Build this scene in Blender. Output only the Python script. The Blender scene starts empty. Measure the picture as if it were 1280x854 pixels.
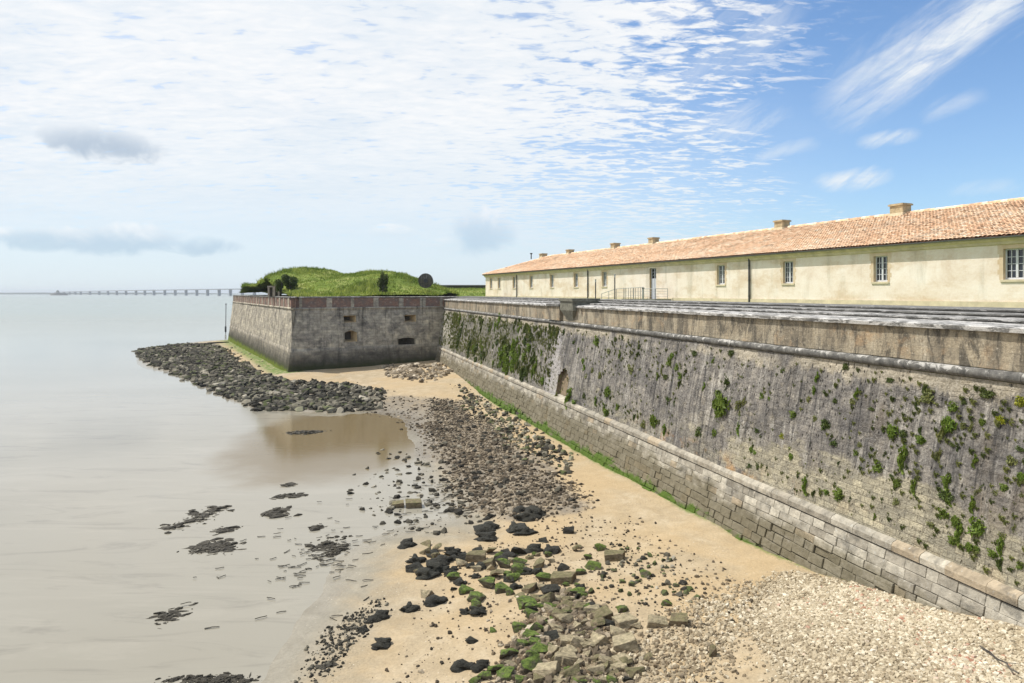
import bpy, math, random
import numpy as np
from mathutils import Vector

random.seed(7)
RNG = np.random.default_rng(7)
SC = bpy.context.scene
COL = SC.collection

# ------------------------------------------------------------------ frame of reference
H = 10.4          # eye height above the water
F = 853.0         # focal length in pixels of the 1280 px wide photograph
CU, CV = 640.0, 366.0


def at(u, v, Y):
    return Vector(((u - CU) / F * Y, Y, H - (v - CV) / F * Y))


# rampart frame: D = distance to the right of the line through the eye, t along it
TH = math.atan((CU - 390.0) / F)
dR = np.array([-math.sin(TH), math.cos(TH)])
nR = np.array([math.cos(TH), math.sin(TH)])
THB = math.atan((CU - 304.0) / F)
dB = np.array([-math.sin(THB), math.cos(THB)])
nB = np.array([math.cos(THB), math.sin(THB)])


def RP(t, D, z):
    p = dR * t + nR * D
    return (p[0], p[1], z)


def BP(t, D, z):
    p = dB * t + nB * D
    return (p[0], p[1], z)


def hit_plane_profile(u, v, D0, h0, slope):
    """ray through a photo pixel meets the battered face D = D0 - (h - h0) * slope"""
    a = (v - CV) / F
    rx = (u - CU) / F
    # point = Y*(rx,1), h = a*Y ; D = Y*(rx*nx+ny)
    k = rx * nR[0] + nR[1]
    Y = (D0 + h0 * slope) / (k + a * slope)
    h = a * Y
    t = Y * (rx * dR[0] + dR[1])
    return t, k * Y, H - h, Y


TAL = (16.40, 7.5, 0.25)      # lower, more sloping courses
SCP = (17.45, 2.35, 0.185)    # main battered face


# ------------------------------------------------------------------ mesh collecting
class MB:
    def __init__(self):
        self.v = []; self.f = []; self.uv = []; self.c = []; self.n = 0; self.mi = []

    def add(self, verts, faces, uv=None, col=None, mi=0):
        b = self.n
        self.v.extend([tuple(x) for x in verts])
        self.f.extend([tuple(i + b for i in fc) for fc in faces])
        self.mi.extend([mi] * len(faces))
        if uv is None: uv = [(0.0, 0.0)] * len(verts)
        self.uv.extend(uv)
        if col is None: col = (0.5, 0.5, 0.5)
        if isinstance(col, tuple): col = [col] * len(verts)
        self.c.extend(col)
        self.n += len(verts)

    def box(self, lo, hi, fr=None, col=None, mi=0):
        (x0, y0, z0), (x1, y1, z1) = lo, hi
        vs = [(x0, y0, z0), (x1, y0, z0), (x1, y1, z0), (x0, y1, z0), (x0, y0, z1), (x1, y0, z1), (x1, y1, z1), (x0, y1, z1)]
        uv = [(a + c * 0, b + c) for a, b, c in vs]
        if fr: vs = [fr(*p) for p in vs]
        self.add(vs, [(0, 3, 2, 1), (4, 5, 6, 7), (0, 1, 5, 4), (1, 2, 6, 5), (2, 3, 7, 6), (3, 0, 4, 7)], uv, col, mi)

    def tube(self, p0, p1, r, n=8, col=None):
        p0 = Vector(p0); p1 = Vector(p1); d = (p1 - p0).normalized()
        a = d.orthogonal().normalized(); b = d.cross(a)
        vs = []
        for p in (p0, p1):
            for i in range(n):
                w = 2 * math.pi * i / n
                vs.append(tuple(p + a * (r * math.cos(w)) + b * (r * math.sin(w))))
        fs = [(i, (i + 1) % n, n + (i + 1) % n, n + i) for i in range(n)] + [tuple(range(n))[::-1], tuple(range(n, 2 * n))]
        self.add(vs, fs, None, col)

    def grid(self, P, uvs=None, col=None):
        """P: rows x cols x 3"""
        P = np.asarray(P, dtype=float); r, c = P.shape[:2]
        idx = np.arange(r * c).reshape(r, c)
        fs = np.stack([idx[:-1, :-1], idx[:-1, 1:], idx[1:, 1:], idx[1:, :-1]], -1).reshape(-1, 4)
        uv = None if uvs is None else [tuple(x) for x in np.asarray(uvs).reshape(-1, 2)]
        self.add(P.reshape(-1, 3).tolist(), fs.tolist(), uv, col)

    def build(self, name, mats, parent=None, smooth=False):
        me = bpy.data.meshes.new(name)
        me.from_pydata(self.v, [], self.f)
        if not isinstance(mats, (list, tuple)): mats = [mats]
        for m in mats: me.materials.append(m)
        nl = len(me.loops)
        vi = np.empty(nl, dtype=np.int32); me.loops.foreach_get('vertex_index', vi)
        ul = me.uv_layers.new(name='UVMap')
        ul.data.foreach_set('uv', np.asarray(self.uv, dtype=np.float32)[vi].ravel())
        ca = me.color_attributes.new('Col', 'FLOAT_COLOR', 'POINT')
        cc = np.ones((len(self.c), 4), dtype=np.float32); cc[:, :3] = np.asarray(self.c, dtype=np.float32)
        ca.data.foreach_set('color', cc.ravel())
        if len(mats) > 1: me.polygons.foreach_set('material_index', np.asarray(self.mi, dtype=np.int32))
        if smooth: me.polygons.foreach_set('use_smooth', np.ones(len(me.polygons), dtype=bool))
        me.update()
        o = bpy.data.objects.new(name, me); COL.objects.link(o)
        if parent is not None: put(o, parent)
        return o


def root_of(o):
    while o.parent is not None: o = o.parent
    return o


def put(o, parent):
    """parent a mesh written in world coordinates under a thing standing at its own base"""
    o.parent = parent
    w = Vector((0, 0, 0)); q = parent
    while q is not None:
        w += q.location; q = q.parent
    o.location = Vector((0, 0, 0)) - w


def thing(name, label, cat, loc, group=None):
    o = bpy.data.objects.new(name, None); COL.objects.link(o); o.location = loc
    o.empty_display_size = 0.3
    return tag(o, label, cat, group)


def tag(o, label, cat, group=None):
    o['label'] = label; o['category'] = cat
    if group: o['group'] = group
    return o


def kind(o, k):
    o['kind'] = k
    return o


def copy_tree(o, parent=None):
    c = o.copy(); COL.objects.link(c)
    if parent is not None: c.parent = parent
    for ch in list(o.children): copy_tree(ch, c)
    return c


# ------------------------------------------------------------------ smooth noise in numpy
def vnoise(x, y, seed=0):
    x = np.asarray(x, float); y = np.asarray(y, float)
    xi = np.floor(x).astype(np.int64); yi = np.floor(y).astype(np.int64)
    xf = x - xi; yf = y - yi
    xf = xf * xf * (3 - 2 * xf); yf = yf * yf * (3 - 2 * yf)

    def h(a, b):
        n = (a * 374761393 + b * 668265263 + seed * 1274126177) & 0x7fffffff
        n = ((n ^ (n >> 13)) * 1274126177) & 0x7fffffff
        return ((n ^ (n >> 16)) & 0xffff) / 65535.0
    a = h(xi, yi); b = h(xi + 1, yi); c = h(xi, yi + 1); d = h(xi + 1, yi + 1)
    return (a * (1 - xf) + b * xf) * (1 - yf) + (c * (1 - xf) + d * xf) * yf


def fbm(x, y, o=4, seed=0):
    s = 0; a = 0.5; t = 0
    for i in range(o):
        s = s + a * vnoise(x * 2 ** i, y * 2 ** i, seed + i * 17); t += a; a *= 0.5
    return s / t - 0.5


# ------------------------------------------------------------------ materials
class MT:
    def __init__(self, name, rough=0.9, spec=0.25):
        self.m = bpy.data.materials.new(name); self.m.use_nodes = True
        self.nt = self.m.node_tree; self.b = self.nt.nodes['Principled BSDF']
        self.b.inputs['Roughness'].default_value = rough
        self.b.inputs['Specular IOR Level'].default_value = spec
        self.tc = None

    def n(self, t, **kw):
        nd = self.nt.nodes.new(t)
        for k, v in kw.items(): setattr(nd, k, v)
        return nd

    def s(self, sock, val):
        if val is None: return
        if hasattr(val, 'links') or isinstance(val, bpy.types.NodeSocket): self.nt.links.new(val, sock)
        elif isinstance(val, (tuple, list)) and len(val) == 3 and sock.type == 'RGBA': sock.default_value = (*val, 1)
        else: sock.default_value = val

    def coord(self, which='Object'):
        if which == 'Position': return self.n('ShaderNodeNewGeometry').outputs['Position']
        if self.tc is None: self.tc = self.n('ShaderNodeTexCoord')
        return self.tc.outputs[which]

    def map(self, vec, scale=(1, 1, 1), loc=(0, 0, 0), rot=(0, 0, 0)):
        m = self.n('ShaderNodeMapping'); self.s(m.inputs[0], vec)
        m.inputs['Scale'].default_value = scale; m.inputs['Location'].default_value = loc; m.inputs['Rotation'].default_value = rot
        return m.outputs[0]

    def noise(self, vec, scale=1, detail=4, rough=0.55, dist=0.0):
        m = self.n('ShaderNodeTexNoise'); self.s(m.inputs['Vector'], vec)
        m.inputs['Scale'].default_value = scale; m.inputs['Detail'].default_value = detail
        m.inputs['Roughness'].default_value = rough; m.inputs['Distortion'].default_value = dist
        return m.outputs['Fac']

    def vor(self, vec, scale=1, feature='F1', rnd=1.0, out='Distance'):
        m = self.n('ShaderNodeTexVoronoi', feature=feature); self.s(m.inputs['Vector'], vec)
        m.inputs['Scale'].default_value = scale; m.inputs['Randomness'].default_value = rnd
        return m.outputs[out]

    def mth(self, op, a, b=0.0, c=0.0, clamp=False):
        m = self.n('ShaderNodeMath', operation=op); m.use_clamp = clamp
        self.s(m.inputs[0], a); self.s(m.inputs[1], b); self.s(m.inputs[2], c)
        return m.outputs[0]

    def rng(self, v, a, b, lo=0.0, hi=1.0, smooth=True):
        m = self.n('ShaderNodeMapRange'); m.interpolation_type = 'SMOOTHSTEP' if smooth else 'LINEAR'
        self.s(m.inputs[0], v)
        for i, x in enumerate((a, b, lo, hi)): self.s(m.inputs[1 + i], x)
        return m.outputs[0]

    def mix(self, f, a, b, mode='MIX'):
        m = self.n('ShaderNodeMix', data_type='RGBA', blend_type=mode); m.clamp_factor = True
        self.s(m.inputs[0], f); self.s(m.inputs[6], a); self.s(m.inputs[7], b)
        return m.outputs[2]

    def ramp(self, f, stops):
        m = self.n('ShaderNodeValToRGB'); self.s(m.inputs[0], f)
        e = m.color_ramp.elements
        while len(e) < len(stops): e.new(0.5)
        for i, (p, c) in enumerate(stops):
            e[i].position = p; e[i].color = (*c, 1)
        return m.outputs[0]

    def sep(self, v):
        m = self.n('ShaderNodeSeparateXYZ'); self.s(m.inputs[0], v); return m.outputs

    def comb(self, x, y, z=0.0):
        m = self.n('ShaderNodeCombineXYZ')
        self.s(m.inputs[0], x); self.s(m.inputs[1], y); self.s(m.inputs[2], z); return m.outputs[0]

    def attr(self, name='Col'):
        m = self.n('ShaderNodeAttribute', attribute_name=name); return m.outputs['Color']

    def rand(self):
        return self.n('ShaderNodeObjectInfo').outputs['Random']

    def bump(self, h, strength=0.5, dist=0.05, chain=None):
        m = self.n('ShaderNodeBump'); m.inputs['Strength'].default_value = strength; m.inputs['Distance'].default_value = dist
        self.s(m.inputs['Height'], h)
        if chain is not None: self.s(m.inputs['Normal'], chain)
        return m.outputs[0]

    def out(self, col=None, rough=None, nrm=None, spec=None):
        if col is not None: self.s(self.b.inputs['Base Color'], col)
        if rough is not None: self.s(self.b.inputs['Roughness'], rough)
        if nrm is not None: self.s(self.b.inputs['Normal'], nrm)
        if spec is not None: self.s(self.b.inputs['Specular IOR Level'], spec)
        return self.m


def lichen_layers(m, P, base, z_ratio=1.0, white=0.6, dark=0.6):
    """weathered lime stone: black algae streaks, white lichen, mottling. P = (t, height)"""
    fine = m.noise(P, 9, 6, 0.65)
    mid = m.noise(P, 1.7, 5, 0.6)
    c = m.mix(0.75, base, m.ramp(fine, [(0.3, (0.25, 0.25, 0.25)), (0.7, (0.75, 0.75, 0.75))]), 'OVERLAY')
    st = m.noise(m.map(P, (2.2, 0.22, 1)), 1.0, 5, 0.62, 0.4)
    c = m.mix(m.mth('MULTIPLY', m.rng(st, 0.5, 0.66), dark), c, (0.035, 0.034, 0.032))
    wl = m.noise(m.map(P, (1.0, 1.0, 1), (7, 3, 0)), 5, 7, 0.7, 0.3)
    c = m.mix(m.mth('MULTIPLY', m.rng(wl, 0.56, 0.64), white), c, (0.55, 0.54, 0.5))
    return c, fine, mid, st


def m_scarp():
    m = MT('scarp_masonry', 0.92, 0.2)
    uv = m.coord('UV'); P = m.map(uv)
    s = m.sep(uv); t, z = s[0], s[1]
    warp = m.noise(P, 0.8, 3)
    # rubble stones under worn render
    cell = m.vor(m.map(P, (3.2, 5.6, 1)), 1.0, 'F1', 0.9, 'Color')
    edge = m.vor(m.map(P, (3.2, 5.6, 1)), 1.0, 'DISTANCE_TO_EDGE', 0.9)
    cs = m.sep(cell)[0]
    stone = m.ramp(cs, [(0.0, (0.09, 0.086, 0.084)), (0.45, (0.16, 0.152, 0.145)), (0.8, (0.21, 0.195, 0.17)), (1.0, (0.32, 0.28, 0.21))])
    plaster = m.ramp(m.noise(P, 2.4, 8, 0.7), [(0.3, (0.10, 0.094, 0.092)), (0.5, (0.21, 0.197, 0.185)), (0.7, (0.38, 0.35, 0.305))])
    cover = m.rng(m.noise(P, 0.45, 7, 0.7, 0.5), 0.30, 0.50, 0.25, 1.0)
    c = m.mix(cover, stone, plaster)
    joint = m.mth('MULTIPLY', m.rng(edge, 0.0, 0.09, 1, 0), m.mth('SUBTRACT', 1.0, m.mth('MULTIPLY', cover, 0.75)))
    c = m.mix(m.mth('MULTIPLY', joint, 0.5), c, (0.06, 0.056, 0.05))
    # exposed pale ashlar where the render has fallen away, low down on the near half
    low = m.rng(z, 3.35, 5.6, 1, 0)
    near = m.rng(t, 32, 14, 0.2, 1)
    pale_n = m.noise(m.map(P, (0.32, 0.6, 1), (3.3, 0.7, 0)), 1.0, 5, 0.6, 0.3)
    pale = m.rng(m.mth('ADD', m.mth('MULTIPLY', m.mth('MULTIPLY', low, near), 0.5), pale_n), 0.66, 0.78)
    br = m.n('ShaderNodeTexBrick'); br.offset = 0.5
    m.s(br.inputs['Vector'], m.map(P, (1, 1, 1)))
    br.inputs['Scale'].default_value = 1.0; br.inputs['Brick Width'].default_value = 0.42; br.inputs['Row Height'].default_value = 0.2
    br.inputs['Mortar Size'].default_value = 0.012; br.inputs['Mortar Smooth'].default_value = 0.3
    br.inputs['Color1'].default_value = (0.44, 0.40, 0.30, 1); br.inputs['Color2'].default_value = (0.27, 0.25, 0.20, 1); br.inputs['Mortar'].default_value = (0.2, 0.18, 0.14, 1)
    c = m.mix(pale, c, br.outputs['Color'])
    c = m.mix(m.mth('MULTIPLY', m.rng(z, 5.6, 3.3, 0, .75), m.rng(m.noise(m.map(P, (.5, .8, 1), (2, 7, 0)), 1.0, 6, .65), .42, .58)), c, m.mix(m.rng(m.noise(P, 3, 6, .7), .35, .65), (0.2, 0.185, 0.15), (0.4, 0.37, 0.3)))
    # brownish bare band toward the very near end
    c = m.mix(m.mth('MULTIPLY', m.rng(m.noise(m.map(P, (0.5, 0.25, 1), (11, 5, 0)), 1.0, 5, 0.6, 0.5), 0.5, 0.68), m.rng(t, 24, 14, 0.15, 0.7)), c, (0.2, 0.165, 0.125))
    # orange iron stain patches just over the ledge
    org = m.mth('MULTIPLY', m.rng(m.noise(m.map(P, (0.7, 0.9, 1), (1.5, 9, 0)), 1.0, 4), 0.5, 0.6), m.mth('MULTIPLY', m.rng(z, 3.35, 3.9, 1, 0), m.rng(t, 36, 27, 0, 1)))
    c = m.mix(m.mth('MULTIPLY', org, 0.75), c, (0.42, 0.25, 0.11))
    # streaks running down the face
    st = m.noise(m.map(P, (3.0, 0.22, 1)), 1.0, 7, 0.7, 0.9)
    c = m.mix(m.mth('MULTIPLY', m.rng(st, 0.49, 0.64), 0.8), c, (0.05, 0.05, 0.052))
    ws = m.noise(m.map(P, (3.2, 0.5, 1), (5, 2, 0)), 1.0, 7, 0.7, 0.9)
    c = m.mix(m.mth('MULTIPLY', m.rng(ws, 0.50, 0.68), 0.72), c, (0.44, 0.42, 0.385))
    # the far stretch is greener and browner
    c = m.mix(m.mth('MULTIPLY', m.rng(t, 46, 58, 0, 0.55), m.rng(m.noise(m.map(P, (1.4, 0.7, 1)), 1.0, 6, 0.7), 0.4, 0.6)), c, (0.15, 0.15, 0.10))
    # pale run below the corbelled block
    dx = m.mth('ABSOLUTE', m.mth('SUBTRACT', m.mth('ADD', t, m.mth('MULTIPLY', m.mth('SUBTRACT', warp, 0.5), 5.0)), 46.6))
    wide = m.rng(z, 3.5, 8.0, 2.6, 1.0)
    c = m.mix(m.mth('MULTIPLY', m.rng(m.mth('DIVIDE', dx, wide), 0.3, 1.0, 0.75, 0), m.rng(m.noise(P, 4, 5, 0.7), 0.36, 0.5)), c, (0.46, 0.44, 0.44))
    # smooth newer render against the bastion
    c = m.mix(m.rng(m.mth('ADD', t, m.mth('MULTIPLY', warp, 2.0)), 84.0, 84.6, 0, 0.92), c,
              m.ramp(m.noise(m.map(P, (1.5, 0.3, 1)), 1, 6, 0.65), [(0.35, (0.24, 0.23, 0.2)), (0.65, (0.44, 0.42, 0.37))]))
    # pale band directly under the cordon where rain does not run
    ub = m.mth('MULTIPLY', m.rng(m.mth('ADD', z, m.mth('MULTIPLY', m.noise(m.map(P, (1.6, .5, 1)), 1.0, 7, 0.75), 1.7)), 8.3, 8.6, 0, 1), m.rng(m.noise(m.map(P, (0.35, 0.3, 1)), 1, 3), 0.38, 0.5))
    c = m.mix(m.mth('MULTIPLY', ub, 0.85), c, m.mix(m.rng(m.noise(P, 5, 6, .7), .35, .65), (0.33, 0.29, 0.22), (0.52, 0.47, 0.38)))
    sp = m.vor(m.map(P, (7, 7, 1)), 1.0, 'F1')
    c = m.mix(m.mth('MULTIPLY', m.rng(sp, 0.05, 0.12, 1, 0), 0.6), c, (0.6, 0.58, 0.54))
    pit = m.vor(m.map(P, (7, 3.4, 1), (3, 1, 0)), 1.0, 'F1')
    c = m.mix(m.mth('MULTIPLY', m.rng(pit, 0.1, 0.22, 1, 0), 0.75), c, (0.03, 0.03, 0.028))
    b2 = m.n('ShaderNodeTexBrick'); b2.offset = 0.5
    m.s(b2.inputs['Vector'], m.mth('ADD', 0, 0) if False else m.comb(m.mth('ADD', t, m.mth('MULTIPLY', m.noise(P, 2.2, 3), .25)), m.mth('ADD', z, m.mth('MULTIPLY', m.noise(P, 1.5, 3), .16))))
    b2.inputs['Scale'].default_value = 1.0; b2.inputs['Brick Width'].default_value = 0.5; b2.inputs['Row Height'].default_value = 0.24
    b2.inputs['Mortar Size'].default_value = 0.014; b2.inputs['Mortar Smooth'].default_value = 0.5
    b2.inputs['Color1'].default_value = (.42, .42, .42, 1); b2.inputs['Color2'].default_value = (.6, .59, .57, 1); b2.inputs['Mortar'].default_value = (.28, .28, .27, 1)
    c = m.mix(m.rng(m.noise(P, .7, 5, .6), .4, .6, .2, .75), c, b2.outputs['Color'], 'OVERLAY')
    tone = m.noise(m.map(P, (.35, .5, 1), (6, 1, 0)), 1.0, 7, .7, .4)
    c = m.mix(.7, c, m.ramp(tone, [(.3, (.24, .24, .25)), (.7, (.74, .72, .68))]), 'OVERLAY')
    c = m.mix(m.mth('MULTIPLY', pale, .8), c, m.mix(.8, br.outputs['Color'], m.ramp(m.noise(P, 2.2, 7, .7), [(.3, (.3, .3, .3)), (.7, (.78, .76, .7))]), 'OVERLAY'))
    gr = m.noise(P, 14, 8, 0.75)
    c = m.mix(0.8, c, m.ramp(gr, [(0.3, (0.2, 0.2, 0.2)), (0.7, (0.8, 0.8, 0.8))]), 'OVERLAY')
    hgt = m.mth('ADD', m.mth('MULTIPLY', m.noise(P, 5, 8, 0.7), 1.2), m.mth('ADD', m.mth('MULTIPLY', m.rng(edge, 0, 0.12), m.mth('MULTIPLY', m.mth('SUBTRACT', 1.05, cover), 0.35)), m.mth('MULTIPLY', m.rng(pit, 0.08, 0.25), 0.5)))
    return m.out(c, nrm=m.bump(hgt, 0.9, 0.12))


def m_blocks(name='ashlar_blocks', algae=True, tint=(1, 1, 1), zg=1.6):
    """separate cut blocks; each carries its own shade in Col"""
    m = MT(name, 0.9, 0.2)
    uv = m.coord('UV'); P = m.map(uv); z = m.sep(m.coord('Position'))[2]; t = m.sep(uv)[0]
    v = m.sep(m.attr())[0]; w = m.sep(m.attr())[1]
    c = m.ramp(v, [(0.0, (0.19, 0.172, 0.14)), (0.5, (0.34, 0.312, 0.258)), (1.0, (0.52, 0.48, 0.395))])
    c = m.mix(m.mth('MULTIPLY', w, 0.5), c, (0.36, 0.26, 0.15))
    g = m.noise(P, 3.0, 7, 0.7)
    c = m.mix(0.8, c, m.ramp(g, [(0.3, (0.25, 0.25, 0.25)), (0.7, (0.78, 0.78, 0.78))]), 'OVERLAY')
    c = m.mix(m.rng(m.noise(P, 8, 6, 0.7), 0.58, 0.66, 0, 0.6), c, (0.5, 0.49, 0.45))
    c = m.mix(m.rng(m.noise(m.map(P, (0.5, 0.5, 1), (8, 8, 0)), 2, 6, 0.7), 0.52, 0.64, 0, 0.55), c, (0.09, 0.088, 0.08))
    if algae:
        zz = m.mth('ADD', z, m.mth('MULTIPLY', m.mth('SUBTRACT', m.noise(m.map(P, (.6, 1.2, 1)), 1.0, 7, 0.7, .6), 0.5), 2.4))
        # brown-green tide stain, then bright green weed along the foot
        zb_ = m.mth('SUBTRACT', zz, m.rng(t, 14, 34, 0, .4))
        c = m.mix(m.rng(zb_, zg, zg + 0.8, 0.8, 0), c, m.mix(g, (0.085, 0.072, 0.04), (0.19, 0.165, 0.105)))
        c = m.mix(m.mth('MULTIPLY', m.rng(zz, zg - 0.75, zg - 0.45, 0.95, 0), m.rng(t, 15, 17.5)), c, m.mix(g, (0.03, 0.06, 0.008), (0.12, 0.2, 0.025)))
    h = m.mth('ADD', m.noise(P, 6, 8, 0.7), m.mth('MULTIPLY', m.noise(P, 1.2, 3), 1.0))
    return m.out(c, nrm=m.bump(h, 0.7, 0.06))


def m_cordon():
    m = MT('lichened_stone', 0.93, 0.2)
    P = m.map(m.coord('Position')); uv = m.coord('UV')
    c = m.ramp(m.noise(P, 3.0, 8, 0.75), [(0.3, (0.05, 0.05, 0.048)), (0.5, (0.14, 0.135, 0.125)), (0.7, (0.26, 0.25, 0.225))])
    wl = m.noise(P, 2.6, 8, 0.72, 0.6)
    nz = m.sep(m.n('ShaderNodeNewGeometry').outputs['Normal'])[2]
    # white lichen, with the sunlit top highlight painted in on upward faces
    wl = m.mth('ADD', wl, m.mth('MULTIPLY', m.rng(nz, -0.1, 0.9), 0.1))
    c = m.mix(m.rng(wl, 0.57, 0.68, 0, 0.75), c, (0.58, 0.56, 0.52))
    tt = m.sep(uv)[0]
    joint = m.mth('ABSOLUTE', m.mth('SUBTRACT', m.mth('FRACT', m.mth('DIVIDE', tt, 0.9)), 0.5))
    c = m.mix(m.rng(joint, 0.0, 0.02, 0.7, 0), c, (0.03, 0.03, 0.03))
    return m.out(c, nrm=m.bump(m.noise(P, 9, 8, 0.75), 0.9, 0.05))


def m_coping():
    m = MT('coping_stone', 0.93, 0.2)
    uv = m.coord('UV'); P = m.map(uv); v = m.sep(uv)[1]
    c = m.ramp(m.noise(m.map(P, (1.2, 6, 1)), 1.0, 8, 0.72), [(0.3, (0.07, 0.068, 0.065)), (0.5, (0.17, 0.165, 0.155)), (0.7, (0.30, 0.29, 0.265))])
    wl = m.mth('ADD', m.noise(m.map(P, (1.5, 5, 1), (3, 3, 0)), 1.0, 8, 0.72, 0.6), m.rng(v, H + 16.6, H + 20.9, 0.11, 0.0))
    c = m.mix(m.rng(wl, 0.56, 0.66, 0, 0.85), c, (0.62, 0.6, 0.57))
    c = m.mix(0.6, c, m.ramp(m.noise(P, 14, 7, 0.75), [(0.3, (0.25, 0.25, 0.25)), (0.7, (0.75, 0.75, 0.75))]), 'OVERLAY')
    return m.out(c, nrm=m.bump(m.noise(P, 7, 8, 0.75), 0.9, 0.05))


def m_parapet():
    m = MT('parapet_stone', 0.92, 0.2)
    uv = m.coord('UV'); P = m.map(uv); t = m.sep(uv)[0]
    c = m.ramp(m.noise(m.map(P, (0.9, 0.35, 1)), 1.0, 6, 0.65, 0.5), [(0.3, (0.20, 0.168, 0.125)), (0.5, (0.35, 0.30, 0.22)), (0.7, (0.46, 0.41, 0.32))])
    br = m.n('ShaderNodeTexBrick'); m.s(br.inputs['Vector'], P)
    br.inputs['Scale'].default_value = 1.0; br.inputs['Brick Width'].default_value = 0.8; br.inputs['Row Height'].default_value = 0.31; br.inputs['Mortar Size'].default_value = 0.008
    br.inputs['Color1'].default_value = (0.42, 0.42, 0.42, 1); br.inputs['Color2'].default_value = (0.58, 0.56, 0.53, 1); br.inputs['Mortar'].default_value = (0.3, 0.3, 0.3, 1)
    c = m.mix(0.6, c, br.outputs['Color'], 'OVERLAY')
    st = m.noise(m.map(P, (2.6, 0.7, 1)), 1.0, 8, 0.74, 0.8)
    c = m.mix(m.rng(st, 0.46, 0.62, 0, 0.85), c, (0.075, 0.068, 0.057))
    c = m.mix(m.rng(m.noise(m.map(P, (.8, .8, 1), (9, 2, 0)), 1.0, 7, .7, .4), .52, .66, 0, .6), c, (0.42, 0.29, 0.17))
    st2 = m.noise(m.map(P, (1.0, 0.1, 1), (4, 4, 0)), 1.0, 5, 0.6, 0.4)
    c = m.mix(m.rng(st2, 0.48, 0.62, 0, 0.5), c, (0.09, 0.082, 0.07))
    c = m.mix(m.rng(m.noise(P, 8, 8, 0.72), 0.58, 0.66, 0, 0.5), c, (0.52, 0.47, 0.38))
    c = m.mix(0.7, c, m.ramp(m.noise(P, 16, 7, 0.75), [(0.3, (0.25, 0.25, 0.25)), (0.7, (0.75, 0.75, 0.75))]), 'OVERLAY')
    return m.out(c, nrm=m.bump(m.noise(P, 7, 8, 0.7), 0.8, 0.06))


def m_bastion(plinth=False):
    m = MT('bastion_plinth_stone' if plinth else 'bastion_stone', 0.93, 0.15)
    uv = m.coord('UV'); P = m.map(uv); s = m.sep(uv); t, z = s[0], s[1]
    c = m.ramp(m.noise(P, 0.9, 8, 0.72, 0.4), [(0.3, (0.21, 0.195, 0.17)), (0.5, (0.36, 0.335, 0.29)), (0.68, (0.50, 0.465, 0.39))])
    e = m.vor(m.map(P, (1.6, 3.0, 1)), 1.0, 'F1', 0.8, 'Color')
    c = m.mix(0.45, c, m.ramp(m.sep(e)[0], [(0, (0.3, 0.3, 0.3)), (1, (0.72, 0.7, 0.66))]), 'OVERLAY')
    st = m.noise(m.map(P, (1.3, 0.16, 1)), 1.0, 6, 0.65, 0.5)
    c = m.mix(m.rng(st, 0.50, 0.68, 0, 0.75), c, (0.075, 0.07, 0.062))
    w = m.noise(m.map(P, (0.6, 0.3, 1), (3, 3, 0)), 1.0, 6, 0.65, 0.5)
    c = m.mix(m.rng(w, 0.5, 0.68, 0, 0.75), c, (0.46, 0.42, 0.34))
    c = m.mix(m.rng(m.noise(P, 5, 7, 0.7), 0.6, 0.68, 0, 0.5), c, (0.5, 0.47, 0.42))
    tone = m.noise(m.map(P, (.45, .45, 1), (6, 1, 0)), 1.0, 8, .72, .6)
    c = m.mix(.8, c, m.ramp(tone, [(.32, (.22, .22, .23)), (.68, (.80, .78, .72))]), 'OVERLAY')
    b2 = m.n('ShaderNodeTexBrick'); b2.offset = 0.5
    m.s(b2.inputs['Vector'], m.comb(m.mth('ADD', t, m.mth('MULTIPLY', m.noise(P, 2.2, 3), .2)), m.mth('ADD', z, m.mth('MULTIPLY', m.noise(P, 1.5, 3), .12))))
    b2.inputs['Scale'].default_value = 1.0; b2.inputs['Brick Width'].default_value = 0.85; b2.inputs['Row Height'].default_value = 0.38
    b2.inputs['Mortar Size'].default_value = 0.02; b2.inputs['Mortar Smooth'].default_value = 0.5
    b2.inputs['Color1'].default_value = (.38, .38, .39, 1); b2.inputs['Color2'].default_value = (.66, .64, .6, 1); b2.inputs['Mortar'].default_value = (.25, .25, .25, 1)
    c = m.mix(.65, c, b2.outputs['Color'], 'OVERLAY')
    lf = m.noise(P, 1.3, 8, .75, .8)
    c = m.mix(m.rng(lf, .54, .66, 0, .7), c, (.50, .46, .38))
    if plinth:
        zz = m.mth('ADD', z, m.mth('MULTIPLY', m.noise(P, 0.6, 6, 0.65), 1.4))
        c = m.mix(m.rng(zz, 2.5, 5.2, 0.85, 0.0), c, (0.06, 0.056, 0.045))
        c = m.mix(m.rng(zz, 1.9, 2.9, 0.8, 0), c, (0.05, 0.058, 0.02))
        c = m.mix(m.mth('MULTIPLY', m.rng(zz, 1.5, 2.2, 0.95, 0), m.rng(t, 0, -2)), c, (0.13, 0.17, 0.02))
    return m.out(c, nrm=m.bump(m.noise(P, 3, 8, 0.72), 0.8, 0.12))


def m_simple(name, col, rough=0.8, scale=6, var=0.35, bump=0.3, dist=0.02, metal=0.0, spec=0.3, use_attr=False):
    m = MT(name, rough, spec)
    P = m.coord('Position')
    k = tuple(min(1, x * (1 - var)) for x in col); k2 = tuple(min(1, x * (1 + var)) for x in col)
    c = m.ramp(m.noise(P, scale, 7, 0.65), [(0.3, k), (0.7, k2)])
    if use_attr: c = m.mix(0.9, c, m.attr(), 'OVERLAY')
    m.b.inputs['Metallic'].default_value = metal
    return m.out(c, nrm=m.bump(m.noise(P, scale * 3, 5, 0.6), bump, dist) if bump else None)


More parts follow.
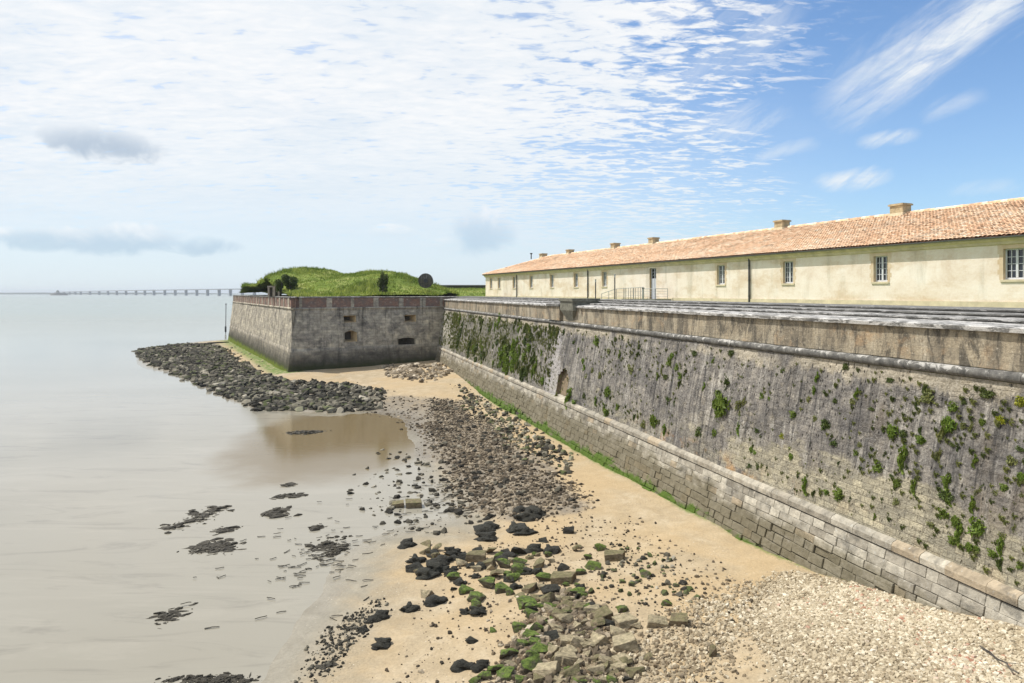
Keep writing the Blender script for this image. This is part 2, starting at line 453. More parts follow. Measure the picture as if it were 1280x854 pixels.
def m_brick():
    m = MT('weathered_brick', 0.92, 0.15)
    uv = m.coord('UV'); P = m.map(uv)
    br = m.n('ShaderNodeTexBrick'); m.s(br.inputs['Vector'], P)
    br.inputs['Scale'].default_value = 1.0; br.inputs['Brick Width'].default_value = 0.3; br.inputs['Row Height'].default_value = 0.1; br.inputs['Mortar Size'].default_value = 0.01
    br.inputs['Color1'].default_value = (0.21, 0.10, 0.07, 1); br.inputs['Color2'].default_value = (0.31, 0.18, 0.13, 1); br.inputs['Mortar'].default_value = (0.3, 0.25, 0.2, 1)
    c = m.mix(m.rng(m.noise(P, 0.9, 8, 0.75, 0.5), 0.40, 0.6, 0, 0.85), br.outputs['Color'], (0.17, 0.14, 0.125))
    c = m.mix(m.rng(m.noise(m.map(P, (1, 1, 1), (5, 0, 0)), 2.5, 7, 0.7), 0.56, 0.66, 0, 0.7), c, (0.45, 0.38, 0.32))
    return m.out(c, nrm=m.bump(m.noise(P, 6, 6, 0.7), 0.6, 0.05))


def m_stucco():
    m = MT('cream_render', 0.9, 0.2)
    uv = m.coord('UV'); P = m.map(uv); z = m.sep(uv)[1]
    c = m.ramp(m.noise(P, 0.55, 7, 0.65, 0.3), [(0.3, (0.70, 0.59, 0.47)), (0.5, (0.81, 0.72, 0.61)), (0.7, (0.85, 0.785, 0.69))])
    c = m.mix(m.rng(m.noise(m.map(P, (0.25, 0.5, 1), (4, 4, 0)), 1.2, 6, 0.65), 0.46, 0.66, 0, 0.5), c, (0.56, 0.41, 0.24))
    c = m.mix(m.rng(m.mth('ADD', z, m.mth('MULTIPLY', m.noise(P, .8, 6, .65), .9)), H + .1, H - .3, 0, .45), c, (.42, .37, .27))
    c = m.mix(m.rng(m.noise(m.map(P, (0.9, 0.12, 1), (2, 4, 0)), 1, 5, 0.6), 0.52, 0.7, 0, 0.35), c, (0.34, 0.31, 0.22))
    c = m.mix(0.35, c, m.ramp(m.noise(P, 7, 6, 0.7), [(0.3, (0.3, 0.3, 0.3)), (0.7, (0.7, 0.7, 0.7))]), 'OVERLAY')
    return m.out(c, nrm=m.bump(m.noise(P, 8, 6, 0.6), 0.25, 0.03))


def m_tiles():
    m = MT('clay_roof_tiles', 0.85, 0.25)
    P = m.coord('Position')
    v = m.sep(m.attr())[0]
    c = m.ramp(v, [(0.0, (0.50, 0.34, 0.22)), (0.2, (0.76, 0.48, 0.29)), (0.5, (0.82, 0.56, 0.36)), (0.78, (0.84, 0.64, 0.45)), (1.0, (0.85, 0.73, 0.55))])
    c = m.mix(m.rng(m.noise(P, 0.5, 6, 0.7), 0.52, 0.66, 0, 0.45), c, (0.3, 0.21, 0.15))
    c = m.mix(0.6, c, m.ramp(m.noise(P, 9, 6, 0.7), [(0.3, (0.3, 0.3, 0.3)), (0.7, (0.7, 0.7, 0.7))]), 'OVERLAY')
    return m.out(c, nrm=m.bump(m.noise(P, 14, 5, 0.6), 0.4, 0.02))


def m_sand():
    m = MT('sand_and_mud', 0.9, 0.3)
    P = m.coord('Position'); s = m.sep(P); z = s[2]
    reg = m.sep(m.attr())      # r: rubble ground, g: green foot, b: gravel ground
    big = m.noise(P, 0.16, 6, 0.6, 0.6); mid = m.noise(P, 1.1, 7, 0.65, 0.5); fin = m.noise(P, 12, 8, 0.75)
    dry = m.ramp(mid, [(0.28, (0.30, 0.235, 0.145)), (0.5, (0.385, 0.305, 0.195)), (0.72, (0.47, 0.39, 0.27))])
    dry = m.mix(m.rng(big, 0.38, 0.62, 0.0, 0.7), dry, (0.42, 0.305, 0.165))
    wet = m.ramp(mid, [(0.3, (0.215, 0.188, 0.135)), (0.7, (0.30, 0.268, 0.205))])
    zz = m.mth('ADD', z, m.mth('MULTIPLY', m.mth('SUBTRACT', m.noise(P, 0.5, 6, 0.65, 0.6), 0.5), 0.34))
    w = m.rng(zz, 0.02, 0.26, 1, 0)
    c = m.mix(w, dry, wet)
    c = m.mix(m.mth('MULTIPLY', reg[0], m.rng(m.noise(P, 1.6, 7, 0.7), 0.34, 0.56, 0.45, 0.95)), c, (0.20, 0.17, 0.13))
    c = m.mix(m.mth('MULTIPLY', reg[2], 0.7), c, (0.32, 0.265, 0.18))
    c = m.mix(m.mth('MULTIPLY', reg[1], m.rng(m.noise(P, 2.2, 6, 0.7), 0.38, 0.5)), c, (0.10, 0.16, 0.02))
    # pebbly speckle, tide wrack
    sp = m.vor(m.map(P, (9, 9, 9)), 1.0, 'F1'); spm = m.rng(m.noise(P, 0.7, 5, 0.7), 0.46, 0.62)
    c = m.mix(m.mth('MULTIPLY', m.rng(sp, 0.12, 0.22, 1, 0), m.mth('MULTIPLY', spm, 0.6)), c, (0.22, 0.18, 0.13))
    sp2 = m.vor(m.map(P, (6, 6, 6), (4, 4, 4)), 1.0, 'F1')
    c = m.mix(m.mth('MULTIPLY', m.rng(sp2, 0.08, 0.16, 1, 0), m.mth('MULTIPLY', spm, 0.6)), c, (0.72, 0.66, 0.54))
    c = m.mix(0.5, c, m.ramp(fin, [(0.3, (0.3, 0.3, 0.3)), (0.7, (0.7, 0.7, 0.7))]), 'OVERLAY')
    rough = m.rng(m.mth('ADD', z, m.mth('MULTIPLY', m.mth('SUBTRACT', mid, 0.5), 0.1)), 0.01, 0.12, 0.2, 0.92)
    h = m.mth('MULTIPLY', m.mth('ADD', m.mth('MULTIPLY', fin, 0.6), m.mth('ADD', m.noise(P, 3.0, 6, 0.65), m.mth('MULTIPLY', m.rng(sp, 0.1, 0.3, 1, 0), spm))), m.rng(z, 0.03, 0.2, 0.12, 1.0))
    return m.out(c, rough=rough, nrm=m.bump(h, 0.55, 0.05), spec=0.5)


def m_water():
    m = MT('muddy_estuary_water', 0.06, 0.5)
    P = m.coord('Position'); s = m.sep(P)
    m.b.inputs['IOR'].default_value = 1.33
    big = m.noise(m.map(P, (0.02, 0.05, 1)), 1.0, 5, 0.6, 0.6)
    c = m.ramp(big, [(0.3, (0.255, 0.235, 0.185)), (0.7, (0.32, 0.298, 0.245))])
    c = m.mix(m.rng(s[1], 35, 400, 0, 0.9), c, (0.24, 0.285, 0.265))
    c = m.mix(m.rng(m.noise(m.map(P, (.16, .8, 1), (8, 1, 0), (0, 0, math.radians(-25))), 1.0, 8, .72, 1.2), .52, .68, 0, .45), c, (.17, .155, .125))
    c = m.mix(m.rng(m.noise(m.map(P, (.10, .55, 1), (3, 1, 0), (0, 0, math.radians(-25))), 1.0, 7, .7, 1.2), .5, .66, 0, .28), c, (.36, .33, .27))
    ex = m.mth('DIVIDE', m.mth('ADD', s[0], 12.0), 8.0); ey = m.mth('DIVIDE', m.mth('SUBTRACT', s[1], 50.0), 14.0)
    el = m.mth('ADD', m.mth('ADD', m.mth('MULTIPLY', ex, ex), m.mth('MULTIPLY', ey, ey)), m.mth('MULTIPLY', m.mth('SUBTRACT', m.noise(P, .25, 5), .5), .8))
    c = m.mix(m.rng(el, 1.15, .45, 0, .9), c, (.165, .12, .055))      # tawny shallow bed, darkened to paint in the bastion's reflection
    # faint sets of ripples rolling onto the mud, calmer close in
    wv = m.noise(m.map(P, (0.35, 1.5, 1), (0, 0, 0), (0, 0, math.radians(-28))), 1.0, 5, 0.6, 0.8)
    wf = m.noise(m.map(P, (1.2, 4.5, 1), (0, 0, 0), (0, 0, math.radians(-20))), 1.0, 5, 0.62, 0.6)
    amp = m.rng(m.noise(m.map(P, (0.05, 0.12, 1)), 1.0, 4), 0.35, 0.65, 0.25, 1.0)
    h = m.mth('MULTIPLY', m.mth('ADD', wv, m.mth('MULTIPLY', wf, 0.35)), m.mth('MULTIPLY', amp, m.rng(s[1], 70, 20, 1.0, .5)))
    rough = m.rng(s[1], 60, 300, 0.10, 0.26)
    return m.out(c, rough=rough, nrm=m.bump(h, 0.14, 0.035))


def m_rock(name, lo, hi, moss=0.0, weed=0.0, rough=0.85):
    m = MT(name, rough, 0.3)
    P = m.coord('Object'); r = m.rand()
    Pv = m.n('ShaderNodeVectorMath', operation='ADD'); m.s(Pv.inputs[0], P); m.s(Pv.inputs[1], m.comb(m.mth('MULTIPLY', r, 50), r, r)); P = Pv.outputs[0]
    n1 = m.noise(P, 2.2, 7, 0.7)
    c = m.mix(n1, lo, hi)
    c = m.mix(0.9, c, m.ramp(m.noise(P, 5, 8, 0.75), [(0.32, (0.18, 0.18, 0.18)), (0.68, (0.8, 0.8, 0.8))]), 'OVERLAY')
    c = m.mix(m.mth('MULTIPLY', m.rng(r, 0, 1, 0, 0.5), 1.0), c, m.mix(0.5, c, (0.2, 0.2, 0.2), 'MULTIPLY'))
    nz = m.sep(m.n('ShaderNodeNewGeometry').outputs['Normal'])[2]
    if moss:
        k = m.mth('ADD', m.mth('MULTIPLY', nz, 0.22), m.noise(P, 2.4, 6, 0.7))
        c = m.mix(m.mth('MULTIPLY', m.rng(k, 0.5, 0.72), moss), c, m.mix(m.rng(m.noise(P, 6, 6, 0.75), .3, .7), (0.02, 0.04, 0.005), (0.17, 0.24, 0.04)))
    return m.out(c, nrm=m.bump(m.noise(P, 7, 7, 0.7), 0.8, 0.08 if not weed else 0.2))


def m_stuffrock(name, stops, rough=0.9, attr_green=False):
    m = MT(name, rough, 0.25)
    P = m.coord('Position'); a = m.sep(m.attr())
    c = m.ramp(a[0], stops)
    c = m.mix(0.6, c, m.ramp(m.noise(P, 16, 5, 0.7), [(0.3, (0.3, 0.3, 0.3)), (0.7, (0.7, 0.7, 0.7))]), 'OVERLAY')
    if attr_green:
        nz = m.sep(m.n('ShaderNodeNewGeometry').outputs['Normal'])[2]
        c = m.mix(m.mth('MULTIPLY', m.rng(a[1], 0.55, 0.8), m.rng(nz, 0.2, 0.9, 0.1, 0.7)), c, (0.09, 0.115, 0.03))
    return m.out(c)


def m_leaf(name, lo, hi, trans=0.25):
    m = MT(name, 0.6, 0.3)
    a = m.sep(m.attr())[0]; r = m.rand()
    c = m.mix(a, lo, hi)
    c = m.mix(m.mth('MULTIPLY', r, 0.35), c, (0.13, 0.13, 0.03))
    m.out(c)
    tr = m.n('ShaderNodeBsdfTranslucent'); m.s(tr.inputs[0], c)
    mx = m.n('ShaderNodeMixShader'); mx.inputs[0].default_value = trans
    m.nt.links.new(m.b.outputs[0], mx.inputs[1]); m.nt.links.new(tr.outputs[0], mx.inputs[2])
    o = [x for x in m.nt.nodes if x.type == 'OUTPUT_MATERIAL'][0]
    m.nt.links.new(mx.outputs[0], o.inputs[0])
    return m.m


def m_turf(name='turf_ground'):
    m = MT(name, 0.95, 0.1)
    P = m.coord('Position')
    c = m.ramp(m.noise(P, 0.35, 7, 0.7), [(0.3, (0.08, 0.13, 0.02)), (0.5, (0.19, 0.25, 0.05)), (0.7, (0.35, 0.34, 0.13))])
    return m.out(c, nrm=m.bump(m.noise(P, 3, 7, 0.7), 0.8, 0.3))


M = dict(
    scarp=m_scarp(), blocks=m_blocks(zg=1.55), ledge=m_blocks('ledge_stone', False), cordon=m_cordon(), coping=m_coping(), parapet=m_parapet(),
    bastion=m_bastion(), bplinth=m_bastion(True), brick=m_brick(), stucco=m_stucco(), tiles=m_tiles(),
    mortar=m_simple('dark_mortar', (0.06, 0.055, 0.045), 0.95, 5),
    recess=m_simple('opening_shade_masonry', (0.09, 0.08, 0.06), 0.95, 4),  # dark colour stands in for the shade inside the openings
    ochre=m_simple('ochre_cut_stone', (0.50, 0.38, 0.22), 0.9, 1.5, 0.25),
    cream=m_simple('cream_cut_stone', (0.62, 0.54, 0.38), 0.9, 1.5, 0.2),
    brickfill=m_simple('brown_rubble_fill', (0.24, 0.185, 0.12), 0.95, 5, 0.4, 0.7, 0.06),
    white=m_simple('white_window_paint', (0.62, 0.64, 0.66), 0.5, 4, 0.1, 0),
    zinc=m_simple('zinc', (0.17, 0.175, 0.19), 0.55, 3, 0.2, 0, metal=0.3),
    dark=m_simple('dark_painted_metal', (0.05, 0.05, 0.055), 0.5, 3, 0.2, 0),
    steel=m_simple('pale_galvanised_steel', (0.42, 0.43, 0.42), 0.5, 3, 0.15, 0, metal=0.4),
    wood=m_simple('weathered_dark_wood', (0.085, 0.075, 0.065), 0.85, 2.5, 0.5, 0.6, 0.05),
    concrete=m_simple('grey_concrete', (0.30, 0.31, 0.32), 0.85, 0.02, 0.15, 0),
    slab=m_simple('grey_stone_slab', (0.2, 0.2, 0.17), 0.9, 2, 0.3),
    farland=m_simple('dark_far_woodland', (0.07, 0.09, 0.07), 0.95, 0.005, 0.4, 0),
    farstone=m_simple('far_fort_stone', (0.22, 0.2, 0.17), 0.95, 0.05, 0.2, 0),
    sand=m_sand(), water=m_water(), turf=m_turf(),
    r_dark=m_rock('weed_covered_rock', (0.018, 0.02, 0.016), (0.06, 0.055, 0.04), 0.0, 1.0, 0.6),
    r_green=m_rock('mossy_rock', (0.05, 0.045, 0.033), (0.19, 0.165, 0.11), 0.95),
    r_pale=m_rock('pale_limestone_rock', (0.20, 0.155, 0.095), (0.56, 0.47, 0.32), 0.12),
    r_brown=m_rock('brown_limestone_rock', (0.08, 0.06, 0.036), (0.32, 0.25, 0.16), 0.25),
    weed=m_simple('black_seaweed', (0.045, 0.038, 0.025), 0.55, 8, 0.5, 0.8, 0.05),
    bankrock=m_stuffrock('bank_rocks', [(0, (0.018, 0.017, 0.013)), (0.35, (0.04, 0.036, 0.028)), (0.55, (0.095, 0.086, 0.064)), (0.8, (0.20, 0.18, 0.135)), (1, (0.42, 0.38, 0.3))], attr_green=True),
    rubble=m_stuffrock('beach_rubble', [(0, (0.032, 0.026, 0.018)), (0.35, (0.095, 0.074, 0.05)), (0.6, (0.20, 0.16, 0.11)), (0.85, (0.31, 0.255, 0.18)), (1, (0.5, 0.43, 0.33))]),
    gravel=m_stuffrock('pale_shingle', [(0, (0.16, 0.12, 0.075)), (0.3, (0.33, 0.27, 0.18)), (0.65, (0.50, 0.43, 0.31)), (0.93, (0.66, 0.60, 0.48)), (1, (0.40, 0.22, 0.15))]),
    leaf=m_leaf('leaves_fresh_green', (0.07, 0.13, 0.015), (0.24, 0.34, 0.05), .35),
    leafd=m_leaf('leaves_dark_green', (0.03, 0.055, 0.012), (0.11, 0.155, 0.035), 0.25),
    leafo=m_leaf('leaves_olive', (0.085, 0.11, 0.03), (0.30, 0.31, 0.11), .3),
    leafy=m_leaf('leaves_yellow_flowering', (0.12, 0.2, 0.02), (0.55, 0.5, 0.03)),
    grass=m_leaf('mound_grass', (0.11, 0.19, 0.02), (0.42, 0.47, 0.11), 0.5),
    glass=None,
)
g = MT('dark_window_glass', 0.06, 0.6); M['glass'] = g.out((0.02, 0.025, 0.035))

# ------------------------------------------------------------------ generic builders
def sweep(mb, path, profile, seg=1.0, amp=0.0, nf=0.7, t0=0.0, sgn=-1.0, seed=3, col=None, step=None):
    """extrude profile [(inset, z)] (bottom to top) along a path whose inward side is on its left"""
    path = [np.array(p, float) for p in path]
    es = [(path[i + 1] - path[i]) / np.linalg.norm(path[i + 1] - path[i]) for i in range(len(path) - 1)]
    ns = [np.array([-e[1], e[0]]) for e in es]
    S = []; dist = 0.0
    for i in range(len(path) - 1):
        L = np.linalg.norm(path[i + 1] - path[i]); k = max(1, int(math.ceil(L / seg)))
        for j in range(k + (1 if i == len(path) - 2 else 0)):
            f = j / k
            if j == 0 and i > 0:
                mvec = ns[i - 1] + ns[i]; mvec = mvec / (mvec @ ns[i])
            elif j == k and i == len(path) - 2: mvec = ns[i]
            else:
                mvec = ns[i]
            base = path[i] + es[i] * (L * f)
            S.append((base, mvec, dist + L * f))
        dist += L
    # profile subdivided
    pr = []
    for a, b in zip(profile[:-1], profile[1:]):
        L = math.hypot(b[0] - a[0], b[1] - a[1]); k = 1 if step is None else max(1, int(math.ceil(L / step)))
        for j in range(k): pr.append((a[0] + (b[0] - a[0]) * j / k, a[1] + (b[1] - a[1]) * j / k))
    pr.append(profile[-1])
    base = np.array([s[0] for s in S]); mv = np.array([s[1] for s in S]); ds = np.array([s[2] for s in S])
    P = np.zeros((len(pr), len(S), 3)); UV = np.zeros((len(pr), len(S), 2))
    cum = 0
    for r, (off, z) in enumerate(pr):
        if r: cum += math.hypot(off - pr[r - 1][0], z - pr[r - 1][1])
        o = np.full(len(S), float(off))
        if amp: o = o + amp * 2 * fbm(ds * nf, np.full(len(S), z * nf + off * 3), 4, seed)
        P[r, :, :2] = base + mv * o[:, None]; P[r, :, 2] = z + (amp * fbm(ds * nf, np.full(len(S), off * 5.0 + z), 3, seed + 9) if amp else 0)
        UV[r, :, 0] = t0 + sgn * ds; UV[r, :, 1] = z + off
    mb.grid(P, UV, col)


def fast_mesh(name, V, T, C, mat):
    me = bpy.data.meshes.new(name)
    nv, nf, k = len(V), len(T), T.shape[1]
    me.vertices.add(nv); me.loops.add(nf * k); me.polygons.add(nf)
    me.vertices.foreach_set('co', V.astype(np.float32).ravel())
    me.loops.foreach_set('vertex_index', T.astype(np.int32).ravel())
    me.polygons.foreach_set('loop_start', np.arange(0, nf * k, k, dtype=np.int32))
    me.polygons.foreach_set('loop_total', np.full(nf, k, dtype=np.int32))
    me.update(calc_edges=True)
    ca = me.color_attributes.new('Col', 'FLOAT_COLOR', 'POINT')
    cc = np.ones((nv, 4), dtype=np.float32); cc[:, :3] = C
    ca.data.foreach_set('color', cc.ravel())
    me.polygons.foreach_set('use_smooth', np.zeros(nf, dtype=bool))
    me.materials.append(mat)
    o = bpy.data.objects.new(name, me); COL.objects.link(o)
    return o


def ico():
    p = (1 + 5 ** .5) / 2
    v = np.array([(-1, p, 0), (1, p, 0), (-1, -p, 0), (1, -p, 0), (0, -1, p), (0, 1, p), (0, -1, -p), (0, 1, -p), (p, 0, -1), (p, 0, 1), (-p, 0, -1), (-p, 0, 1)], float)
    v /= np.linalg.norm(v[0])
    f = np.array([(0, 11, 5), (0, 5, 1), (0, 1, 7), (0, 7, 10), (0, 10, 11), (1, 5, 9), (5, 11, 4), (11, 10, 2), (10, 7, 6), (7, 1, 8), (3, 9, 4), (3, 4, 2), (3, 2, 6), (3, 6, 8), (3, 8, 9), (4, 9, 5), (2, 4, 11), (6, 2, 10), (8, 6, 7), (9, 8, 1)])
    return v, f


def stones(name, pos, size, flat, cols, mat, seed=1):
    """pos (N,3), size (N,), cols (N,3): one mesh of small broken stones"""
    r = np.random.default_rng(seed); v, f = ico(); N = len(pos)
    K = 24
    # blocky variants: push the icosahedron toward a box and jitter it
    base = np.stack([np.sign(v) * np.abs(v) ** 0.6 * (1 + r.uniform(-0.42, 0.42, v.shape)) for _ in range(K)])
    V = base[r.integers(0, K, N)]
    sc = np.stack([size * r.uniform(0.45, 0.75, N), size * r.uniform(0.35, 0.55, N), size * flat * r.uniform(0.6, 1.2, N)], 1)
    V = V * sc[:, None, :]
    ya = r.uniform(0, 2 * np.pi, N); pi = r.normal(0, 0.3, N)
    c, s = np.cos(pi)[:, None], np.sin(pi)[:, None]
    x, z = V[..., 0] * c - V[..., 2] * s, V[..., 0] * s + V[..., 2] * c
    V = np.stack([x, V[..., 1], z], -1)
    c, s = np.cos(ya)[:, None], np.sin(ya)[:, None]
    V = np.stack([V[..., 0] * c - V[..., 1] * s, V[..., 0] * s + V[..., 1] * c, V[..., 2]], -1)
    V += pos[:, None, :]
    T = f[None] + (np.arange(N) * 12)[:, None, None]
    return fast_mesh(name, V.reshape(-1, 3), T.reshape(-1, 3), np.repeat(cols, 12, 0), mat)


def inpoly(x, y, poly):
    x = np.asarray(x); y = np.asarray(y); ins = np.zeros(x.shape, bool); n = len(poly)
    for i in range(n):
        x0, y0 = poly[i]; x1, y1 = poly[(i + 1) % n]
        if y0 == y1: continue
        c = ((y0 > y) != (y1 > y)) & (x < (x1 - x0) * (y - y0) / (y1 - y0) + x0)
        ins ^= c
    return ins


# ------------------------------------------------------------------ the beach
def px(u, v, z):
    Y = (H - z) * F / (v - CV)
    return ((u - CU) / F * Y, Y, z)


foot_px = [(1280, 785), (1232, 773), (1156, 756), (1115, 742), (1066, 728), (1032, 719), (991, 703), (946, 684), (894, 655), (860, 638), (800, 607), (740, 575), (690, 546), (645, 520), (620, 506), (600, 492), (575, 471), (555, 455)]
ctrl = []
foot_pts = []
for u, v in foot_px:
    t, D, z, Y = hit_plane_profile(u, v, *TAL)
    x, y, _ = RP(t, D, 0)
    ctrl.append((x, y, z)); foot_pts.append((t, z))
    x, y, _ = RP(t, D + 1.5, 0); ctrl.append((x, y, z + 0.1))
zA, zB, zL = 0.8, 1.3, 0.4
A = np.array(px(360, 466, zA)[:2]); Bp = np.array(px(543, 450, zB)[:2]); Lp = np.array(px(285, 424.5, zL)[:2])
for (u, v, z) in [
    (285, 427, .25), (240, 431, .05), (175, 445, .0), (205, 465, .0), (270, 492, .0), (335, 514, .0), (400, 520, .0), (470, 515, .02), (535, 545, .06), (500, 560, -.05), (490, 585, -.04), (480, 540, -.05), (515, 575, -.01),
    (525, 590, .0), (560, 620, .02), (580, 640, .03), (612, 655, .12), (500, 668, .03), (500, 682, .13), (505, 700, .18), (480, 728, .12), (450, 765, .12), (421, 789, .10), (390, 830, .10), (370, 870, .10),
    (470, 600, -.02), (480, 640, .0), (450, 680, .0), (400, 740, -.005), (350, 800, -.01), (330, 850, .0), (420, 640, -.02), (300, 740, -.05), (280, 690, -.03), (265, 655, -.04), (215, 770, -.05), (200, 850, -.05),
    (100, 430, -.5), (150, 500, -.4), (300, 560, -.2), (0, 600, -.4), (0, 854, -.25), (150, 700, -.2), (400, 560, -.05), (450, 560, -.04), (450, 530, -.06), (400, 530, -.07), (350, 620, -.05),
    (250, 440, .25), (300, 440, .4), (330, 452, .6), (A[0], None, None), (450, 461, .95), (543, 453, 1.25), (300, 470, .22), (400, 492, .3), (480, 497, .28), (440, 478, .45), (520, 475, .7), (560, 490, .6), (560, 560, .14), (600, 590, .2), (540, 610, -.01), (510, 640, -.01), (560, 655, .03),
    (600, 540, .3), (650, 600, .38), (700, 640, .45), (640, 640, .3), (600, 700, .3), (560, 750, .28), (520, 800, .25), (640, 800, .6), (700, 760, .62), (780, 700, .7), (820, 660, .62), (850, 750, 1.0), (900, 820, 1.3), (960, 760, 1.2),
    (1000, 730, 1.25), (1050, 800, 1.95), (1150, 800, 2.1), (1200, 854, 2.35), (1280, 830, 2.35), (960, 854, 1.6), (520, 854, .28), (700, 854, .8), (800, 854, 1.1)]:
    if v is None: continue
    ctrl.append(px(u, v, z))
for p in [(A[0] - .6, A[1] - .3, zA), (Lp[0] - 1.5, Lp[1], .15), (0, 5, .9), (6, 8, 1.7), (14, 3, 2.6), (20, -10, 2.8), (-8, 6, .05), (-18, 5, -.3), (-60, 20, -.6), (-60, 60, -.7), (-110, 150, -1.2), (-75, 175, -1.2), (-130, 60, -1.2), (-110, -10, -1.2), (-50, -10, -.7), (0, -10, 1.2),
          (-30, 160, 0.5), (20, 160, 2), (30, 60, 2), (40, 10, 3), (-150, 210, -1.8), (-60, 210, -1.5), (40, 210, 0.5)]:
    ctrl.append(p)
ctrl = np.array(ctrl)
CS = 50.0


def tps_fit(P):
    x, y, z = P[:, 0] / CS, P[:, 1] / CS, P[:, 2]
    r2 = (x[:, None] - x) ** 2 + (y[:, None] - y) ** 2
    K = 0.5 * r2 * np.log(r2 + 1e-12); n = len(x)
    K[np.diag_indices(n)] += 4e-5
    Q = np.stack([np.ones(n), x, y], 1)
    Am = np.zeros((n + 3, n + 3)); Am[:n, :n] = K; Am[:n, n:] = Q; Am[n:, :n] = Q.T
    return np.linalg.solve(Am, np.concatenate([z, np.zeros(3)]))


WT = tps_fit(ctrl)


def ground_z(X, Y):
    X = np.asarray(X, float); Y = np.asarray(Y, float); sh = X.shape
    x = X.ravel() / CS; y = Y.ravel() / CS
    out = np.zeros(x.shape); cx, cy = ctrl[:, 0] / CS, ctrl[:, 1] / CS; n = len(cx)
    for s in range(0, len(x), 20000):
        a = x[s:s + 20000, None]; b = y[s:s + 20000, None]
        r2 = (a - cx) ** 2 + (b - cy) ** 2
        out[s:s + 20000] = (0.5 * r2 * np.log(r2 + 1e-12)) @ WT[:n] + WT[n] + WT[n + 1] * x[s:s + 20000] + WT[n + 2] * y[s:s + 20000]
    X1, Y1 = X.ravel(), Y.ravel()
    out = np.clip(out, -2.5, 4)
    relief = np.clip((out + 0.08) / 0.4, 0.22, 1)
    out = out + relief * (0.13 * fbm(X1 * 0.3, Y1 * 0.3, 4, 5) + 0.06 * fbm(X1 * 1.3, Y1 * 1.3, 3, 8))
    return out.reshape(sh)


def gz(x, y): return float(ground_z(np.array([x]), np.array([y]))[0])


def on_ground(u, v):
    """the spot on the beach that a photo pixel looks at"""
    Y = (H - 0.3) * F / (v - CV)
    for _ in range(12):
        z = max(gz((u - CU) / F * Y, Y), 0.0)
        Y = 0.5 * Y + 0.5 * (H - z) * F / (v - CV)
    return ((u - CU) / F * Y, Y, z)


def poly_px(pts): return [on_ground(u, v)[:2] for u, v in pts]


BANK = poly_px([(172, 445), (180, 436), (230, 430), (272, 432), (296, 452), (328, 470), (362, 478), (430, 480), (485, 490), (480, 498), (470, 512), (420, 515), (370, 514), (330, 512), (290, 496), (250, 480), (205, 462)])
BANKP = poly_px([(285, 432), (335, 462), (300, 462), (255, 436)])
RUB = poly_px([(535, 520), (540, 500), (575, 502), (590, 520), (620, 535), (640, 560), (680, 590), (715, 612), (720, 632), (680, 636), (640, 650), (600, 640), (580, 610), (570, 580), (550, 560), (540, 545)])
MUD = poly_px([(440, 510), (480, 494), (560, 498), (700, 590), (730, 635), (640, 655), (590, 640), (560, 590), (525, 570), (520, 540), (470, 520)])
GRAV = poly_px([(1000, 716), (1070, 728), (1160, 757), (1330, 810), (1400, 1050), (930, 1050), (975, 830), (950, 770), (965, 730)])
FRONTR = poly_px([(650, 790), (690, 745), (740, 752), (785, 800), (800, 870), (610, 870)])

xs = np.concatenate([np.arange(-190, -70, 3), np.arange(-70, -20, 0.7), np.arange(-20, 18, 0.16), np.arange(18, 60, 2.0)])
ys = np.concatenate([np.arange(-12, 8, 1.0), np.arange(8, 50, 0.16), np.arange(50, 120, 0.5), np.arange(120, 230, 3)])
GX, GY = np.meshgrid(xs, ys)
GZ = ground_z(GX, GY)
jx = GX + 2.2 * fbm(GX * 0.35, GY * 0.35, 5, 21); jy = GY + 3.0 * fbm(GX * 0.35, GY * 0.35, 5, 31)
mr = np.maximum(np.maximum(inpoly(jx, jy, RUB), inpoly(jx, jy, MUD)), inpoly(jx, jy, BANK)).astype(float)
mg = np.maximum(inpoly(jx, jy, GRAV), inpoly(jx, jy, FRONTR)).astype(float)


def blur(a, n=2):
    for _ in range(n):
        a = (a + np.roll(a, 1, 0) + np.roll(a, -1, 0) + np.roll(a, 1, 1) + np.roll(a, -1, 1)) / 5
    return a


Dg = GX * nR[0] + GY * nR[1]; tg = GX * dR[0] + GY * dR[1]
zt = H - GZ; Df = TAL[0] - (zt - TAL[1]) * TAL[2]          # foot of the rampart at this height
edge = Df - Dg
foot = np.clip(1 - (edge + 0.08 - 0.5 * (fbm(GX * .5, GY * .5, 4, 3) + .1)) / 0.2, 0, 1) * ((tg > 16.5) & (tg < 62)) * (edge > -1)
eL = (A - Lp) / np.linalg.norm(A - Lp); nL = np.array([-eL[1], eL[0]])
dl = -((GX - Lp[0]) * nL[0] + (GY - Lp[1]) * nL[1]); al = (GX - Lp[0]) * eL[0] + (GY - Lp[1]) * eL[1]
foot = np.maximum(foot, np.clip(1 - (dl - 1.4) / 0.5, 0, 1) * (dl > -2) * (al > -2) * (al < np.linalg.norm(A - Lp) + 0.5))
cols = np.stack([blur(mr), foot, blur(mg)], -1).reshape(-1, 3)
mb = MB(); mb.grid(np.stack([GX, GY, GZ], -1), None, [tuple(c) for c in cols])
kind(mb.build('beach', M['sand'], smooth=True), 'structure')

# the estuary: one sheet to the horizon
mb = MB()
wx = [-14000, -3000, -600, -200, 0, 60, 600, 3000, 14000]; wy = [-60, 8, 40, 120, 300, 900, 3000, 14000]
WX, WY = np.meshgrid(wx, wy)
mb.grid(np.stack([WX, WY, np.zeros_like(WX)], -1).astype(float))
kind(mb.build('estuary_water', M['water']), 'structure')
mb = MB(); mb.box((-14000, -60, -6.0), (14000, 14000, -5.5)); kind(mb.build('sea_bed', M['farland']), 'structure')

